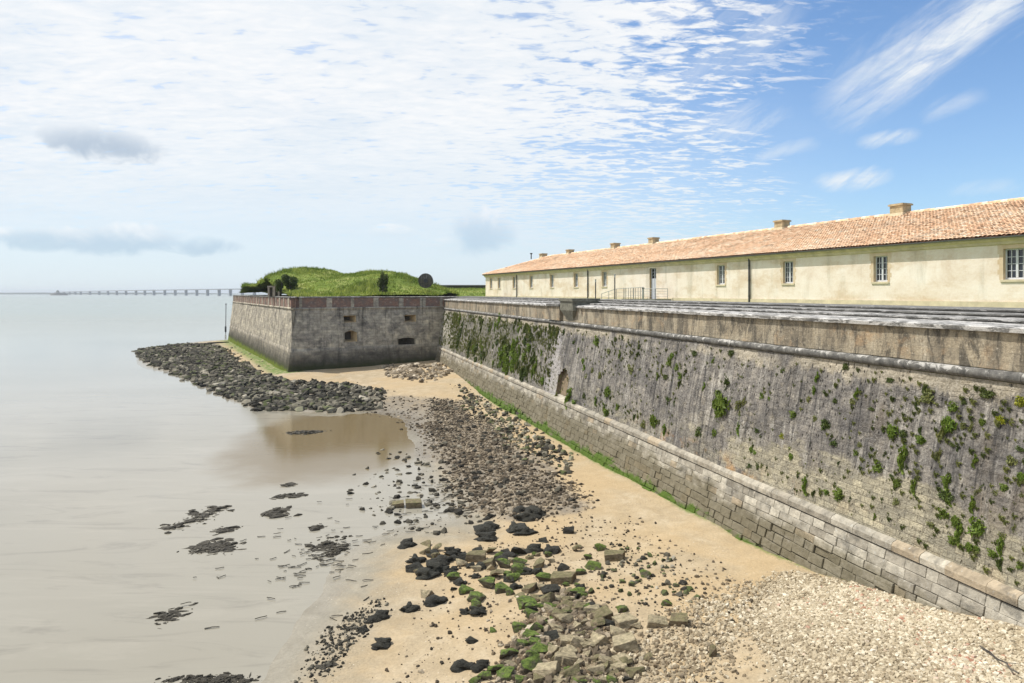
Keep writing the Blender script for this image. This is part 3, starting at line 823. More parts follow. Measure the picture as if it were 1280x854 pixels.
# ------------------------------------------------------------------ rampart
T_FAR, T_NEAR = 97.0, -14.0
pathR = [tuple(dR * T_FAR), tuple(dR * T_NEAR)]       # insets are then simply D
ramp = thing('rampart_wall', 'long grey battered stone rampart streaked black and dotted with green tufts above the sand', 'wall', RP(40, 17, 0))


def swR(name, prof, mat, seg=1.0, amp=0.0, nf=0.7, step=None, smooth=False, seed=3):
    m_ = MB(); sweep(m_, pathR, prof, seg, amp, nf, T_FAR, -1.0, seed, None, step)
    return m_.build(name, mat, ramp, smooth)


def Dt(h): return TAL[0] - (h - TAL[1]) * TAL[2]
def Ds(h): return SCP[0] - (h - SCP[1]) * SCP[2]


# main face, with a small arched recess cut near the far third
NT, ND, nz0, nY = hit_plane_profile(701, 495, *SCP)
NW, NH0 = 1.05, 0.62
nich_lo, nich_hi = H - 7.28, None
_, _, ztop, _ = hit_plane_profile(703, 459, *SCP)
nich_hi = ztop
m_ = MB()
zs = np.concatenate([np.arange(H - 7.3, nich_hi, 0.22), [nich_hi], np.arange(nich_hi + 0.2, H - 2.35, 0.22), [H - 2.35]])
ts = np.concatenate([np.arange(T_FAR, NT + NW, -0.22), [NT + NW], np.linspace(NT + NW, NT - NW, 8)[1:-1], [NT - NW], np.arange(NT - NW - 0.2, T_NEAR, -0.22)])
TT, ZZ = np.meshgrid(ts, zs)
DD = SCP[0] - ((H - ZZ) - SCP[1]) * SCP[2] + 0.10 * fbm(TT * .6, ZZ * .6, 5, 11) + 0.04 * fbm(TT * 3, ZZ * 3, 3, 12) + 0.12 * fbm(TT * .12, ZZ * .2, 2, 15)
PX = dR[0] * TT + nR[0] * DD; PY = dR[1] * TT + nR[1] * DD
arch = nich_hi - 0.35 * np.clip(np.abs(TT - NT) / NW, 0, 1) ** 2
hole = (np.abs(TT - NT) <= NW * 1.001) & (ZZ <= arch + 0.01)
idx = np.arange(TT.size).reshape(TT.shape)
q = np.stack([idx[:-1, :-1], idx[:-1, 1:], idx[1:, 1:], idx[1:, :-1]], -1)
hq = hole[:-1, :-1] & hole[:-1, 1:] & hole[1:, 1:] & hole[1:, :-1]
m_.add(np.stack([PX, PY, ZZ], -1).reshape(-1, 3).tolist(), q[~hq].tolist(), [tuple(x) for x in np.stack([TT, ZZ], -1).reshape(-1, 2)])
m_.build('battered_face', M['scarp'], ramp, True)
# recess behind the arch
m_ = MB()
dd = 0.3
def NR_(a, b, c): return RP(NT + a, Ds(H - c) + b, c)
zb = H - 7.3; w = NW + 0.06
arcp = [(-w, zb)] + [(w * x, nich_hi + 0.06 - 0.35 * x * x) for x in np.linspace(-1, 1, 7)] + [(w, zb)]
f0 = [NR_(a, 0.02, c) for a, c in arcp]; f1 = [NR_(a, dd, c) for a, c in arcp]; n_ = len(arcp)
m_.add(f0 + f1, [(i, i + 1, n_ + i + 1, n_ + i) for i in range(n_ - 1)] + [tuple(range(n_, 2 * n_))], [(a, c) for a, c in arcp] * 2)
m_.build('arched_recess', M['brickfill'], ramp)

# cordon: half round moulding
cz, cD, cr = H - 2.2, 17.5, 0.14
prof = [(cD + .1, cz - cr)] + [(cD - cr * math.cos(a) - .02, cz + cr * math.sin(a)) for a in np.linspace(-1.45, 1.45, 9)] + [(cD + .1, cz + cr)]
swR('cordon', prof, M['cordon'], 0.3, 0.02, 1.1, None, True, 21)
# parapet
swR('parapet', [(17.52, H - 2.04), (17.55, H - 1.02)], M['parapet'], 0.4, 0.03, 0.9, 0.25, True, 31)
# coping: four long courses climbing inward, each riding over the one below
ck = [(17.44, 1.04, .90), (18.35, .80, .755), (19.3, .67, .64), (20.3, .57, .535), (21.5, .47, .47)]
prof = [(17.60, H - 1.06), (17.42, H - 1.04), (17.40, H - .93), (17.46, H - .895)]
for d0, d1, za_ in ((17.46, 18.42, .83), (18.40, 19.34, .71), (19.32, 20.3, .605)):
    prof += [(d1, H - za_), (d1 + .16, H - za_ - .03), (d1 + .16, H - za_ + .03), (d1 - .03, H - za_ + .03), (d1 - .04, H - za_ + .075)]
prof += [(21.5, H - .48), (21.52, H - 1.6)]
swR('coping', prof, M['coping'], 0.35, 0.02, 1.3, None, False, 41)

# ledge of separate long stones
m_ = MB(); t = T_FAR
while t > T_NEAR:
    L = random.uniform(.7, 1.2); a, b = t, t - L + .014; v = random.random()
    j = random.uniform(-.012, .012); hz = random.uniform(-.008, .008)
    pr = [(Dt(7.62) + .1, H - 7.60), (Dt(7.55) - .06 + j, H - 7.58), (Dt(7.5) - .075 + j, H - 7.41 + hz), (Dt(7.5) - .02 + j, H - 7.33 + hz), (Ds(7.2) + .25, H - 7.16)]
    vs = [RP(a, d, z) for d, z in pr] + [RP(b, d, z) for d, z in pr]; n_ = len(pr)
    m_.add(vs, [(i, n_ + i, n_ + i + 1, i + 1) for i in range(n_ - 1)] + [tuple(range(n_)), tuple(range(n_, 2 * n_))], [(a, z) for d, z in pr] + [(b, z) for d, z in pr], (0.3 + v * .5, 0.25 * random.random() if random.random() < .8 else 1, 0))
    t -= L
m_.build('ledge', M['ledge'], ramp)

# lower courses of big blocks
m_ = MB()
z0 = -0.9; ztopc = H - 7.63; rows = 13
hh = [random.uniform(.3, .42) for _ in range(rows)]; k = (ztopc - z0) / sum(hh); zc = z0
for r in range(rows):
    rh = hh[r] * k; za, zb_ = zc, zc + rh; zc = zb_; t = T_FAR + random.uniform(0, .6)
    lowness = 1 - r / rows
    while t > T_NEAR:
        L = random.uniform(.36, .9); a, b = t, t - L; t -= L
        mid = (a + b) / 2; hgt = za
        rug = lowness * (0.5 + 1.6 * max(0, float(fbm(mid * .13, 3.3 + r * .1, 3, 77)) + .15)) * (0.12 if mid < 13 else 1.0)
        out = random.gauss(0, .004 + .055 * rug) - (.05 * rug)
        if rug > .55 and random.random() < .07: out += .22
        g = .0035 + .015 * rug
        jit = lambda: random.uniform(-.012, .012) * (1 + 3 * rug)
        vs = []
        for (tt_, zz_) in ((a - g + jit(), za + g + jit()), (b + g + jit(), za + g + jit()), (b + g + jit(), zb_ - g + jit()), (a - g + jit(), zb_ - g + jit())):
            vs.append((tt_, zz_, Dt(H - zz_) + out + random.uniform(-.008, .008) * (1 + 2 * rug)))
        bev = .007 + .035 * rug
        cx_ = sum(p[0] for p in vs) / 4; cz_ = sum(p[1] for p in vs) / 4
        V = []
        for tt_, zz_, d in vs:                               # front face slightly smaller: worn arris
            V.append(RP(tt_ + (cx_ - tt_) * bev * 2 / max(L, .3), d, zz_ + (cz_ - zz_) * bev * 2 / rh))
        for tt_, zz_, d in vs: V.append(RP(tt_, d + bev, zz_))
        for tt_, zz_, d in vs: V.append(RP(tt_, d + .35, zz_))
        fs = [(0, 1, 2, 3)] + [(i, 4 + i, 4 + (i + 1) % 4, (i + 1) % 4) for i in range(4)] + [(4 + i, 8 + i, 8 + (i + 1) % 4, 4 + (i + 1) % 4) for i in range(4)]
        uvb = [(p[0], p[1]) for p in vs]
        tone = min(1, max(0, random.gauss(.5, .22)))
        m_.add(V, fs, uvb * 3, (tone, 1.0 if random.random() < .08 else .1 * random.random(), 0))
m_.build('footing_blocks', M['blocks'], ramp)
swR('footing_core', [(Dt(H - z0) + .13, z0), (Dt(7.6) + .13, H - 7.6), (Ds(7.2) + .3, H - 7.25)], M['mortar'], 2.0)

# corbelled block standing on the parapet, and a pale pilaster beside it
tb = (1.042 * 17.45 * F / (712 - 390) - 0.281 * 17.45) / 0.96
m_ = MB()
fr = lambda a, b, c: RP(tb + a, 17.2 + b, H + c)
m_.box((-1.25, 0, -1.25), (1.25, 1.9, -.42), fr, (.4, 0, 0)); m_.box((-1.35, -.08, -.60), (1.35, 2.0, -.40), fr, (.4, 0, 0))
m_.add([fr(-1.2, 0, -1.25), fr(1.2, 0, -1.25), fr(1.2, .5, -1.25), fr(-1.2, .5, -1.25), fr(-.5, .33, -2.0), fr(.5, .33, -2.0), fr(.5, .5, -2.0), fr(-.5, .5, -2.0)],
       [(0, 1, 5, 4), (1, 2, 6, 5), (3, 0, 4, 7), (4, 5, 6, 7)], [(a, b) for a, b in ((0, 1), (2, 1), (2, 0), (0, 0))] * 2)
m_.build('corbelled_block', m_simple('grey_green_stone', (0.17, 0.165, 0.13), 0.93, 4, 0.45, 0.8, 0.06), ramp)
m_ = MB()
tp = (1.042 * 17.3 * F / (692 - 390) - 0.281 * 17.3) / 0.96
fr = lambda a, b, c: RP(tp + a, 17.28 + b, H + c)
m_.box((-1.3, 0, -2.03), (1.3, .25, -1.0), fr); m_.build('pilaster', M['parapet'], ramp)
m_ = MB(); m_.box((-1.4, -.1, -1.0), (1.4, 1.3, -.84), fr); m_.build('pilaster_cap', M['cordon'], ramp)

# terrace behind the rampart
mb = MB()
fr = lambda a, b, c: RP(a, b, c)
for (a0, a1) in ((-40, 60), (60, 260)):
    mb.box((a0, 21.0, H - 3), (a1, 400, H - 1.45), fr)
kind(mb.build('terrace_ground', M['turf']), 'structure')

# ------------------------------------------------------------------ bastion
eF = (Bp - A) / np.linalg.norm(Bp - A); nF = np.array([-eF[1], eF[0]])
Cc = A + eF * 27.0
back = Lp + (Cc - A) * 1.0 + np.array([0, 14.0])
pathB = [tuple(back), tuple(Lp), tuple(A), tuple(Cc)]
dA = np.linalg.norm(Lp - back) + np.linalg.norm(A - Lp)
bast = thing('bastion', 'grey stained stone bastion with red brick parapet under a grassy mound', 'bastion', (A[0], A[1], 0.5))
ZP = H - 6.9
def ins_p(z): return (z - zA) * 0.12
def ins_s(z): return ins_p(ZP) + 0.05 + (z - ZP) * 0.115
mB_ = MB(); sweep(mB_, pathB, [(ins_p(-1.5), -1.5), (ins_p(ZP), ZP), (ins_s(ZP), ZP + .03)], .6, .12, .5, -dA, 1.0, 51, None, .4)
mB_.build('plinth', M['bplinth'], bast, True)
# scarp of the two side faces by sweep, the front face with four gun openings
mB_ = MB(); sweep(mB_, pathB[:3], [(ins_s(ZP), ZP + .03), (ins_s(H - 2.1), H - 2.1)], .6, .12, .5, -dA, 1.0, 52, None, .4)
# recompute last column so that the corner is mitred
mv = nL + nF; mv = mv / (mv @ nL)
Vv = mB_.v; ncol = None
for i, p in enumerate(Vv):
    q2 = np.array(p[:2]); a_ = (q2 - A) @ eL
    if a_ > -0.35: 
        zz = p[2]; i_ = ins_s(zz); c2 = A + mv * i_; Vv[i] = (c2[0], c2[1], zz)
mB_.build('side_face', M['bastion'], bast, True)


def hit_front(u, v):
    rx = (u - CU) / F; a = (v - CV) / F; Y = 85.0
    lo, hi = 60.0, 110.0
    f = lambda Y: (np.array([rx * Y, Y]) - A) @ nF - ins_s(H - a * Y)
    for _ in range(50):
        m2 = (lo + hi) / 2
        if f(m2) > 0: hi = m2
        else: lo = m2
    return (np.array([rx * lo, lo]) - A) @ eF, H - a * lo


ops = []
for (u0, v0, u1, v1, ar) in [(429.5, 394.8, 445, 403, 0), (430.5, 413.5, 446.5, 427, 1), (505.5, 394, 520, 402.3, 0), (497.5, 422.5, 518.5, 432.3, .5)]:
    a0, zt0 = hit_front(u0, v0); a1, zb0 = hit_front(u1, v1); a0b, zb1 = hit_front(u0, v1)
    ops.append((min(a0, a1), max(a0, a1), min(zb0, zb1), zt0, ar))
A_s = sorted(set([0.0, 27.0] + [x for o in ops for x in o[:2]])); Z_s = sorted(set([ZP + .03, H - 2.1] + [x for o in ops for x in o[2:4]]))
def fill(L_, s):
    r = []
    for a, b in zip(L_[:-1], L_[1:]):
        k = max(1, int((b - a) / s)); r += [a + (b - a) * j / k for j in range(k)]
    return r + [L_[-1]]
A_s = fill(A_s, .6); Z_s = fill(Z_s, .5)
def FP(a, b, z):
    base = A + eF * a + nF * (ins_s(z) + b)
    if a <= 0.001: c2 = A + mv * ins_s(z); base = c2 + nF * b
    return (base[0], base[1], z)
m_ = MB(); vid = {}
Vs = []; Us = []
for i, a in enumerate(A_s):
    for j, z in enumerate(Z_s):
        on_edge = a <= 0.001 or any(abs(a - x) < 1e-6 for o in ops for x in o[:2])
        nb_ = 0 if on_edge else 0.12 * float(fbm(a * .6, z * .6, 3, 5))
        vid[i, j] = len(Vs); Vs.append(FP(a, nb_, z)); Us.append((a, z + ins_s(z)))
fs = []
for i in range(len(A_s) - 1):
    for j in range(len(Z_s) - 1):
        ca, cz2 = (A_s[i] + A_s[i + 1]) / 2, (Z_s[j] + Z_s[j + 1]) / 2
        if any(o[0] < ca < o[1] and o[2] < cz2 < o[3] for o in ops): continue
        fs.append((vid[i, j], vid[i + 1, j], vid[i + 1, j + 1], vid[i, j + 1]))
m_.add(Vs, fs, Us); m_.build('front_face', M['bastion'], bast, True)
for a0, a1, z0_, z1_, ar in ops:
    m_ = MB(); am = (a0 + a1) / 2; dp = 1.3; tw = .28
    P0 = [FP(a0, 0, z0_), FP(a1, 0, z0_), FP(a1, 0, z1_), FP(a0, 0, z1_)]
    zi0, zi1 = z0_ + .25, z1_ - .2
    P1 = [FP(am - (a1 - a0) * tw, dp, zi0), FP(am + (a1 - a0) * tw, dp, zi0), FP(am + (a1 - a0) * tw, dp, zi1), FP(am - (a1 - a0) * tw, dp, zi1)]
    m_.add(P0 + P1, [(0, 1, 5, 4), (1, 2, 6, 5), (2, 3, 7, 6), (3, 0, 4, 7)], [(0, 0), (1, 0), (1, 1), (0, 1)] * 2)
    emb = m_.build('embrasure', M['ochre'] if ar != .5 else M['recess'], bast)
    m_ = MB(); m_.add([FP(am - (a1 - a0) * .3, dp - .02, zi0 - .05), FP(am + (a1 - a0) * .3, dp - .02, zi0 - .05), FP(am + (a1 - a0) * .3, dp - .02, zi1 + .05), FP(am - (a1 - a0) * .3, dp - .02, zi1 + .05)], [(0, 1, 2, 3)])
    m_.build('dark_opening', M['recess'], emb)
    m_ = MB(); r_ = .16
    if ar:
        n_ = 9; h_ = .28 if ar == 1 else .16
        o1 = [(a0 + (a1 - a0) * i / (n_ - 1), z1_ - h_ + h_ * math.sin(math.pi * i / (n_ - 1))) for i in range(n_)]
        for i in range(n_ - 1):
            (p, q_), (p2, q2) = o1[i], o1[i + 1]
            m_.add([FP(p, -.03, q_), FP(p2, -.03, q2), FP(p2, -.03, z1_ + .22), FP(p, -.03, z1_ + .22), FP(p, .4, q_), FP(p2, .4, q2)], [(0, 1, 2, 3), (0, 4, 5, 1)])
    else:
        m_.box((a0 - r_, -.03, z1_ + .003), (a1 + r_, .02, z1_ + .18), FP)
    m_.box((a0 - r_, -.03, z0_ - .1), (a0 - .003, .05, z1_ - .003), FP); m_.box((a1 + .003, -.03, z0_ - .1), (a1 + r_, .05, z1_ - .003), FP)
    m_.build('stone_surround', m_simple('pale_patched_stone', (0.3, 0.27, 0.21), .92, 2.5, .5) if a0 == ops[0][0] else bpy.data.materials['pale_patched_stone'], emb)

it = ins_s(H - 2.1); hc = H - 1.98
prof = [(it + .1, hc - .14)] + [(it - .13 * math.cos(a), hc + .13 * math.sin(a)) for a in np.linspace(-1.4, 1.4, 6)] + [(it + .1, hc + .14)]
m_ = MB(); sweep(m_, pathB, prof, .6, .05, .8, -dA, 1.0, 53); m_.build('cordon', M['bastion'], bast, True)
m_ = MB(); sweep(m_, pathB, [(it + .06, hc + .13), (it + .08, H - .66)], .6, .03, .7, -dA, 1.0, 54, None, .3); m_.build('brick_parapet', M['brick'], bast)
m_ = MB(); sweep(m_, pathB, [(it + .2, H - .67), (it - .02, H - .66), (it - .03, H - .55), (it + .42, H - .50), (it + .5, H - .9)], .6, .04, .8, -dA, 1.0, 55, None, .4); m_.build('coping', M['cordon'], bast)
# grey stone piers between the brick panels
for seg0, ee, nn, Ls in ((A, eF, nF, 22), (Lp, eL, nL, np.linalg.norm(A - Lp) - 1)):
    k = 0
    s_ = 1.6 if seg0 is A else 2.0
    while s_ < Ls:
        m_ = MB(); w_ = random.uniform(.16, .5)
        frp = lambda a, b, c: (*(seg0 + ee * a + nn * (it + b)), c)
        m_.box((s_, .005 + .0, hc + .12), (s_ + w_ * 2, .12, H - .67), frp); m_.build('stone_pier', M['bastion'], bast)
        s_ += random.uniform(2.8, 3.6)

# grassy mound inside the bastion
polyM = [tuple(Lp + nL * 1.6 + eL * 1.6), tuple(A + mv * 1.65), tuple(A + eF * 20.5 + nF * 1.65), (-8.6, 112.0), (-14, 166), tuple(Lp + np.array([12.0, 22.0]))]


def mound_h(X, Y):
    g = lambda cx, cy, sx, sy, h: h * np.exp(-((X - cx) / sx) ** 2 - ((Y - cy) / sy) ** 2)
    z = g(-33, 116, 7.5, 13, 2.6) + g(-23, 116, 6.5, 12, 2.5) + g(-19, 106, 6, 9, 2.0) + g(-39, 124, 7, 12, 2.2) + g(-51, 141, 8, 12, 1.2) + g(-27, 100, 7, 5, 1.5) + g(-15, 108, 5, 9, 1.0) + g(-9, 130, 7, 12, -.6) + g(-47, 130, 8, 12, 1.3) + g(-38, 110, 6, 8, 1.0) + g(-28, 117, 12, 12, .5)
    z = z + 1.1 * fbm(X * .22, Y * .22, 4, 44) * np.clip(z, 0, 1.2) + .5 * fbm(X * .5, Y * .5, 4, 45) * np.clip(z, .2, 1)
    return H - .45 + z


mx = np.arange(-66, 8, .5); my = np.arange(84, 172, .5); MX, MY = np.meshgrid(mx, my)
MZ = mound_h(MX, MY)
inn = inpoly(MX, MY, polyM)
idx = np.arange(MX.size).reshape(MX.shape); q = np.stack([idx[:-1, :-1], idx[:-1, 1:], idx[1:, 1:], idx[1:, :-1]], -1)
hq = inn[:-1, :-1] & inn[:-1, 1:] & inn[1:, 1:] & inn[1:, :-1]
m_ = MB(); m_.add(np.stack([MX, MY, MZ], -1).reshape(-1, 3).tolist(), q[hq].tolist())
kind(m_.build('mound_terrain', M['turf'], None, True), 'structure')
# terreplein slab just below so no gap shows round the mound edge
m_ = MB(); fl = [tuple(Lp + nL * 1.5 + eL * 1.5), tuple(A + mv * 2.0), tuple(A + eF * 26 + nF * 2.0), (6.0, 134.0), (-16, 172), tuple(Lp + np.array([10.0, 26.0]))]
m_.add([(x, y, H - .62) for x, y in fl], [tuple(range(6))]); kind(m_.build('bastion_terreplein_ground', M['turf']), 'structure')


def blades(name, pts, hgt, wid, cols_, mat, seed=4, lean=.35):
    r = np.random.default_rng(seed); N = len(pts)
    a = r.uniform(0, 2 * np.pi, N); dx = np.cos(a) * wid; dy = np.sin(a) * wid
    tip = pts + np.stack([r.normal(0, lean, N) * hgt, r.normal(0, lean, N) * hgt, hgt], 1)
    V = np.stack([pts - np.stack([dx, dy, 0 * dx + .05], 1), pts + np.stack([dx, dy, 0 * dx - .05], 1), tip], 1).reshape(-1, 3)
    T = np.arange(3 * N).reshape(-1, 3)
    return fast_mesh(name, V, T, np.repeat(cols_, 3, 0), mat)


N = 90000
gx_ = RNG.uniform(-66, 6, N); gy_ = RNG.uniform(84, 140, N); ok = inpoly(gx_, gy_, polyM); gx_, gy_ = gx_[ok], gy_[ok]
cl = np.clip(.42 + 2.2 * fbm(gx_ * .3, gy_ * .3, 4, 61) + RNG.normal(0, .2, len(gx_)), 0, 1)
hg = np.clip(.28 + 1.5 * fbm(gx_ * .3, gy_ * .3, 4, 62), .12, 1.2) * RNG.uniform(.5, 1.3, len(gx_))
kind(blades('mound_grass', np.stack([gx_, gy_, mound_h(gx_, gy_)], 1), hg, .07 + .05 * cl, np.stack([cl] * 3, 1), M['grass']), 'stuff')


def leaf_clump(name, mat, n=400, rad=(1, 1, 1), leaf=.1, seed=1, fillr=.55, lump=.35, half=False):
    r = np.random.default_rng(seed)
    d = r.normal(0, 1, (n, 3)); d /= np.linalg.norm(d, axis=1)[:, None]
    if half: d[:, 0] = np.abs(d[:, 0])
    nb2 = r.normal(0, 1, (7, 3)); nb2 /= np.linalg.norm(nb2, axis=1)[:, None]
    lob = np.max(np.clip(d @ nb2.T, 0, 1) ** 4, axis=1)
    rr = (fillr + (1 - fillr) * r.random(n) ** .6) * (1 - lump + lump * lob * 1.4)
    P = d * rr[:, None] * np.array(rad)
    a = r.normal(0, 1, (n, 3)); a /= np.linalg.norm(a, axis=1)[:, None]
    b = np.cross(a, r.normal(0, 1, (n, 3))); b /= np.linalg.norm(b, axis=1)[:, None]
    s = leaf * r.uniform(.6, 1.3, n)[:, None]
    V = np.stack([P - a * s, P + b * s * .5, P + a * s, P - b * s * .5], 1).reshape(-1, 3)
    T = np.arange(4 * n).reshape(-1, 4)
    c = np.clip(.5 + r.normal(0, .22, n), 0, 1); C = np.repeat(np.stack([c] * 3, 1), 4, 0)
    return V, T, C


# two dark shrubs and a low hummock shrub on the mound
def shrub(u, v0, v1, Y, wpx, label, mat, seed, n=2600):
    x = (u - CU) / F * Y; zt_ = H - (v0 - CV) / F * Y; zb_2 = float(mound_h(np.array([x]), np.array([Y]))[0]); hgt_ = zt_ - zb_2; wd = wpx / F * Y / 2
    rt = thing('evergreen_shrub', label, 'shrub', (x, Y, zb_2), 'dark shrubs on the grassy mound')
    V, T, C = leaf_clump('c', mat, n, (wd, wd, hgt_ * .52), .13, seed, .3, .75); V = V + np.array([x, Y, zb_2 + hgt_ * .5])
    o = fast_mesh('crown', V, T, C, mat); put(o, rt)
    m2 = MB()
    for k_ in range(4):
        m2.tube((x, Y, zb_2 - .2), (x + random.uniform(-.4, .4) * wd, Y + random.uniform(-.4, .4) * wd, zb_2 + hgt_ * .7), .07, 6)
    m2.build('stem', M['wood'], rt)


shrub(478.5, 340, 368, 92.8, 13, 'tall dark upright shrub at the right of the mound, near its foot', M['leafd'], 3)
shrub(363, 339, 362, 97, 19, 'broad dark rounded shrub on the left slope of the mound', M['leafd'], 5, 4000)
shrub(352, 349, 364, 96, 15, 'lower dark green shrub hugging the broad rounded one on the mound', M['leafd'], 6, 2600)
shrub(465, 340, 352, 112, 18, 'small dark shrub capping the right shoulder of the mound', M['leafd'], 8, 1500)

# small ruined stone hut with two dark openings at the left foot of the mound
Yh = 97.0; xh = (342 - CU) / F * Yh; zh = float(mound_h(np.array([xh]), np.array([Yh]))[0]) + .1
hut = thing('ruined_stone_hut', 'low pale ruined stone hut with two dark openings beside the shrubs on the mound', 'hut', (xh, Yh, zh - .4))
frh = lambda a, b, c: (xh + a, Yh + b, zh + c)
m_ = MB()
m_.box((-.85, 0, -.8), (-.6, .9, .55), frh); m_.box((-.15, 0, -.8), (.2, .9, .6), frh); m_.box((.6, 0, -.8), (.85, .9, .5), frh)
m_.box((-.9, -.05, .553), (-.05, .9, .75), frh); m_.box((.1, -.05, .603), (.9, .9, .78), frh); m_.box((-.6, .5, -.8), (.6, .7, .55), frh, (0, 0, 0))
m_.build('walls', m_simple('pale_ruin_stone', (.36, .31, .25), .92, 2, .4), hut)
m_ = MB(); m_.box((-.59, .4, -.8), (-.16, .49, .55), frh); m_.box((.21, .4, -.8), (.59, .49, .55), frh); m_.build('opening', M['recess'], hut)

# round wooden disc on edge
Yd = 98.0; xd = (532 - CU) / F * Yd; zd = H - (351 - CV) / F * Yd; rd = 9.0 / F * Yd
disc = thing('wooden_cable_reel', 'round dark weathered wooden disc standing on edge at the right end of the mound', 'reel', (xd, Yd, zd - rd))
m_ = MB()
for k_ in range(9):      # planks across the disc
    a0 = -rd + 2 * rd * k_ / 9 + .012; a1 = -rd + 2 * rd * (k_ + 1) / 9 - .012
    ring = []
    def hh_(a): return math.sqrt(max(0, rd * rd - a * a))
    am = [a0, (a0 + a1) / 2, a1]
    top = [(a, hh_(a)) for a in am]; bot = [(a, -hh_(a)) for a in am[::-1]]
    P_ = top + bot; n_ = len(P_); jj = random.uniform(-.02, .02)
    m_.add([(xd + a, Yd + jj, zd + c) for a, c in P_] + [(xd + a, Yd + .14, zd + c) for a, c in P_], [tuple(range(n_)), tuple(range(n_, 2 * n_))] + [(i, (i + 1) % n_, n_ + (i + 1) % n_, n_ + i) for i in range(n_)])
m_.build('planked_face', M['wood'], disc)
m_ = MB(); m_.tube((xd, Yd - .1, zd), (xd, Yd + .9, zd), .28, 14); m_.build('hub', M['dark'], disc)
m_ = MB()
for k_ in range(24):
    w0, w1 = 2 * math.pi * k_ / 24, 2 * math.pi * (k_ + 1) / 24
    P_ = [(rr * math.cos(w_), rr * math.sin(w_)) for rr, w_ in ((rd * .98, w0), (rd * 1.03, w0), (rd * 1.03, w1), (rd * .98, w1))]
    m_.add([(xd + a, Yd - .03, zd + c) for a, c in P_] + [(xd + a, Yd + .2, zd + c) for a, c in P_], [(0, 1, 2, 3), (1, 5, 6, 2), (4, 7, 6, 5)])
m_.build('rim', M['dark'], disc)

# far earthwork and wall behind the terrace
m_ = MB(); xs2 = np.arange(-40, 70, 2.0)
rows_ = []
for y_, z_ in ((122, -1.6), (128, -.9), (136, -.2), (146, .75), (150, .95), (158, .9)):
    rows_.append([(x_, y_, H + z_ + .25 * float(fbm(x_ * .2, y_ * .2, 3, 71))) for x_ in xs2])
m_.grid(np.array(rows_)); kind(m_.build('far_earth_bank_terrain', M['turf'], None, True), 'structure')
fw = thing('far_boundary_wall', 'low dark stone wall along the grassy bank between mound and long house', 'wall', (10, 151, H + .9))
m_ = MB(); m_.box((-40, 150.5, H + .5), (70, 151.3, H + 1.55)); m_.build('wall', M['mortar'], fw)
m_ = MB(); m_.box((-40, 150.4, H + 1.553), (70, 151.4, H + 1.7)); m_.build('coping', M['slab'], fw)
m_ = MB()
N = 9000; bx_ = RNG.uniform(-24, 4, N); by_ = RNG.uniform(104, 150, N); bz_ = np.interp(by_, [122, 128, 136, 146, 150], [-1.45, -.9, -.2, .75, .95]) + H
cl = np.clip(.45 + 1.5 * fbm(bx_ * .3, by_ * .3, 4, 61) + RNG.normal(0, .15, N), 0, 1)
kind(blades('bank_grass', np.stack([bx_, by_, bz_], 1), .3 * RNG.uniform(.4, 1.3, N), .1 + 0 * bx_, np.stack([cl] * 3, 1), M['grass'], 9), 'stuff')

# ------------------------------------------------------------------ the long house
DB = 38.8
KB = F * 1.0 / math.cos(THB) * DB          # u - 304 = KB / Y


def tb_u(u): return (KB / (u - 304.0) - nB[1] * DB) / dB[1]


T_END, T_ST = tb_u(607.0), -9.0
ZB0, ZB1 = H - 1.5, H + 3.0
house = thing('long_house', 'long cream rendered barracks with orange clay tile roof behind the rampart', 'building', BP(50, DB + 6, H - 1.45))
wins = [(1268.5, H + .72, H + 2.40, 1.22), (1100.5, H + .72, H + 2.40, 1.05), (985, H + .72, H + 2.40, 1.05), (901, H + .72, H + 2.40, 1.05), (755.5, H + .72, H + 2.40, 1.05),
        (720, H + .72, H + 2.40, 1.05), (690, H + .72, H + 2.40, 1.05), (664, H + .72, H + 2.40, 1.05), (642.7, H + .72, H + 2.40, 1.05), (624, H + .72, H + 2.40, 1.05), (613.8, H + .72, H + 2.40, 1.05)]
wt = [(tb_u(u), a, b, w_) for u, a, b, w_ in wins] + [(-2.0 + tb_u(1268.5) - 6.2, H + .72, H + 2.40, 1.22)]
door_t = tb_u(816.0)
holes = [(t - w_ / 2, t + w_ / 2, a, b) for t, a, b, w_ in wt] + [(door_t - .6, door_t + .6, H - .62, H + 2.5)]
holes.sort()
m_ = MB()


def wq(t0, t1, z0, z1, D=DB):
    m_.add([BP(t1, D, z0), BP(t0, D, z0), BP(t0, D, z1), BP(t1, D, z1)], [(0, 1, 2, 3)], [(t1, z0), (t0, z0), (t0, z1), (t1, z1)])


cur = T_ST
for a, b, z0_, z1_ in holes:
    wq(cur, a, ZB0, ZB1 - .0); wq(a, b, ZB0, z0_); wq(a, b, z1_, ZB1); cur = b
wq(cur, T_END, ZB0, ZB1)
m_.add([BP(T_END, DB, ZB0), BP(T_END, DB + 15.6, ZB0), BP(T_END, DB + 15.6, ZB1), BP(T_END, DB, ZB1)], [(0, 1, 2, 3)], [(0, ZB0), (15.6, ZB0), (15.6, ZB1), (0, ZB1)])
m_.add([BP(T_ST, DB, ZB0), BP(T_ST, DB + 15.6, ZB0), BP(T_ST, DB + 15.6, ZB1), BP(T_ST, DB, ZB1)], [(0, 1, 2, 3)], [(0, ZB0), (15.6, ZB0), (15.6, ZB1), (0, ZB1)])
m_.add([BP(T_ST, DB + 15.6, ZB0), BP(T_END, DB + 15.6, ZB0), BP(T_END, DB + 15.6, ZB1), BP(T_ST, DB + 15.6, ZB1)], [(0, 1, 2, 3)], [(0, ZB0), (100, ZB0), (100, ZB1), (0, ZB1)])
m_.build('wall', M['stucco'], house)
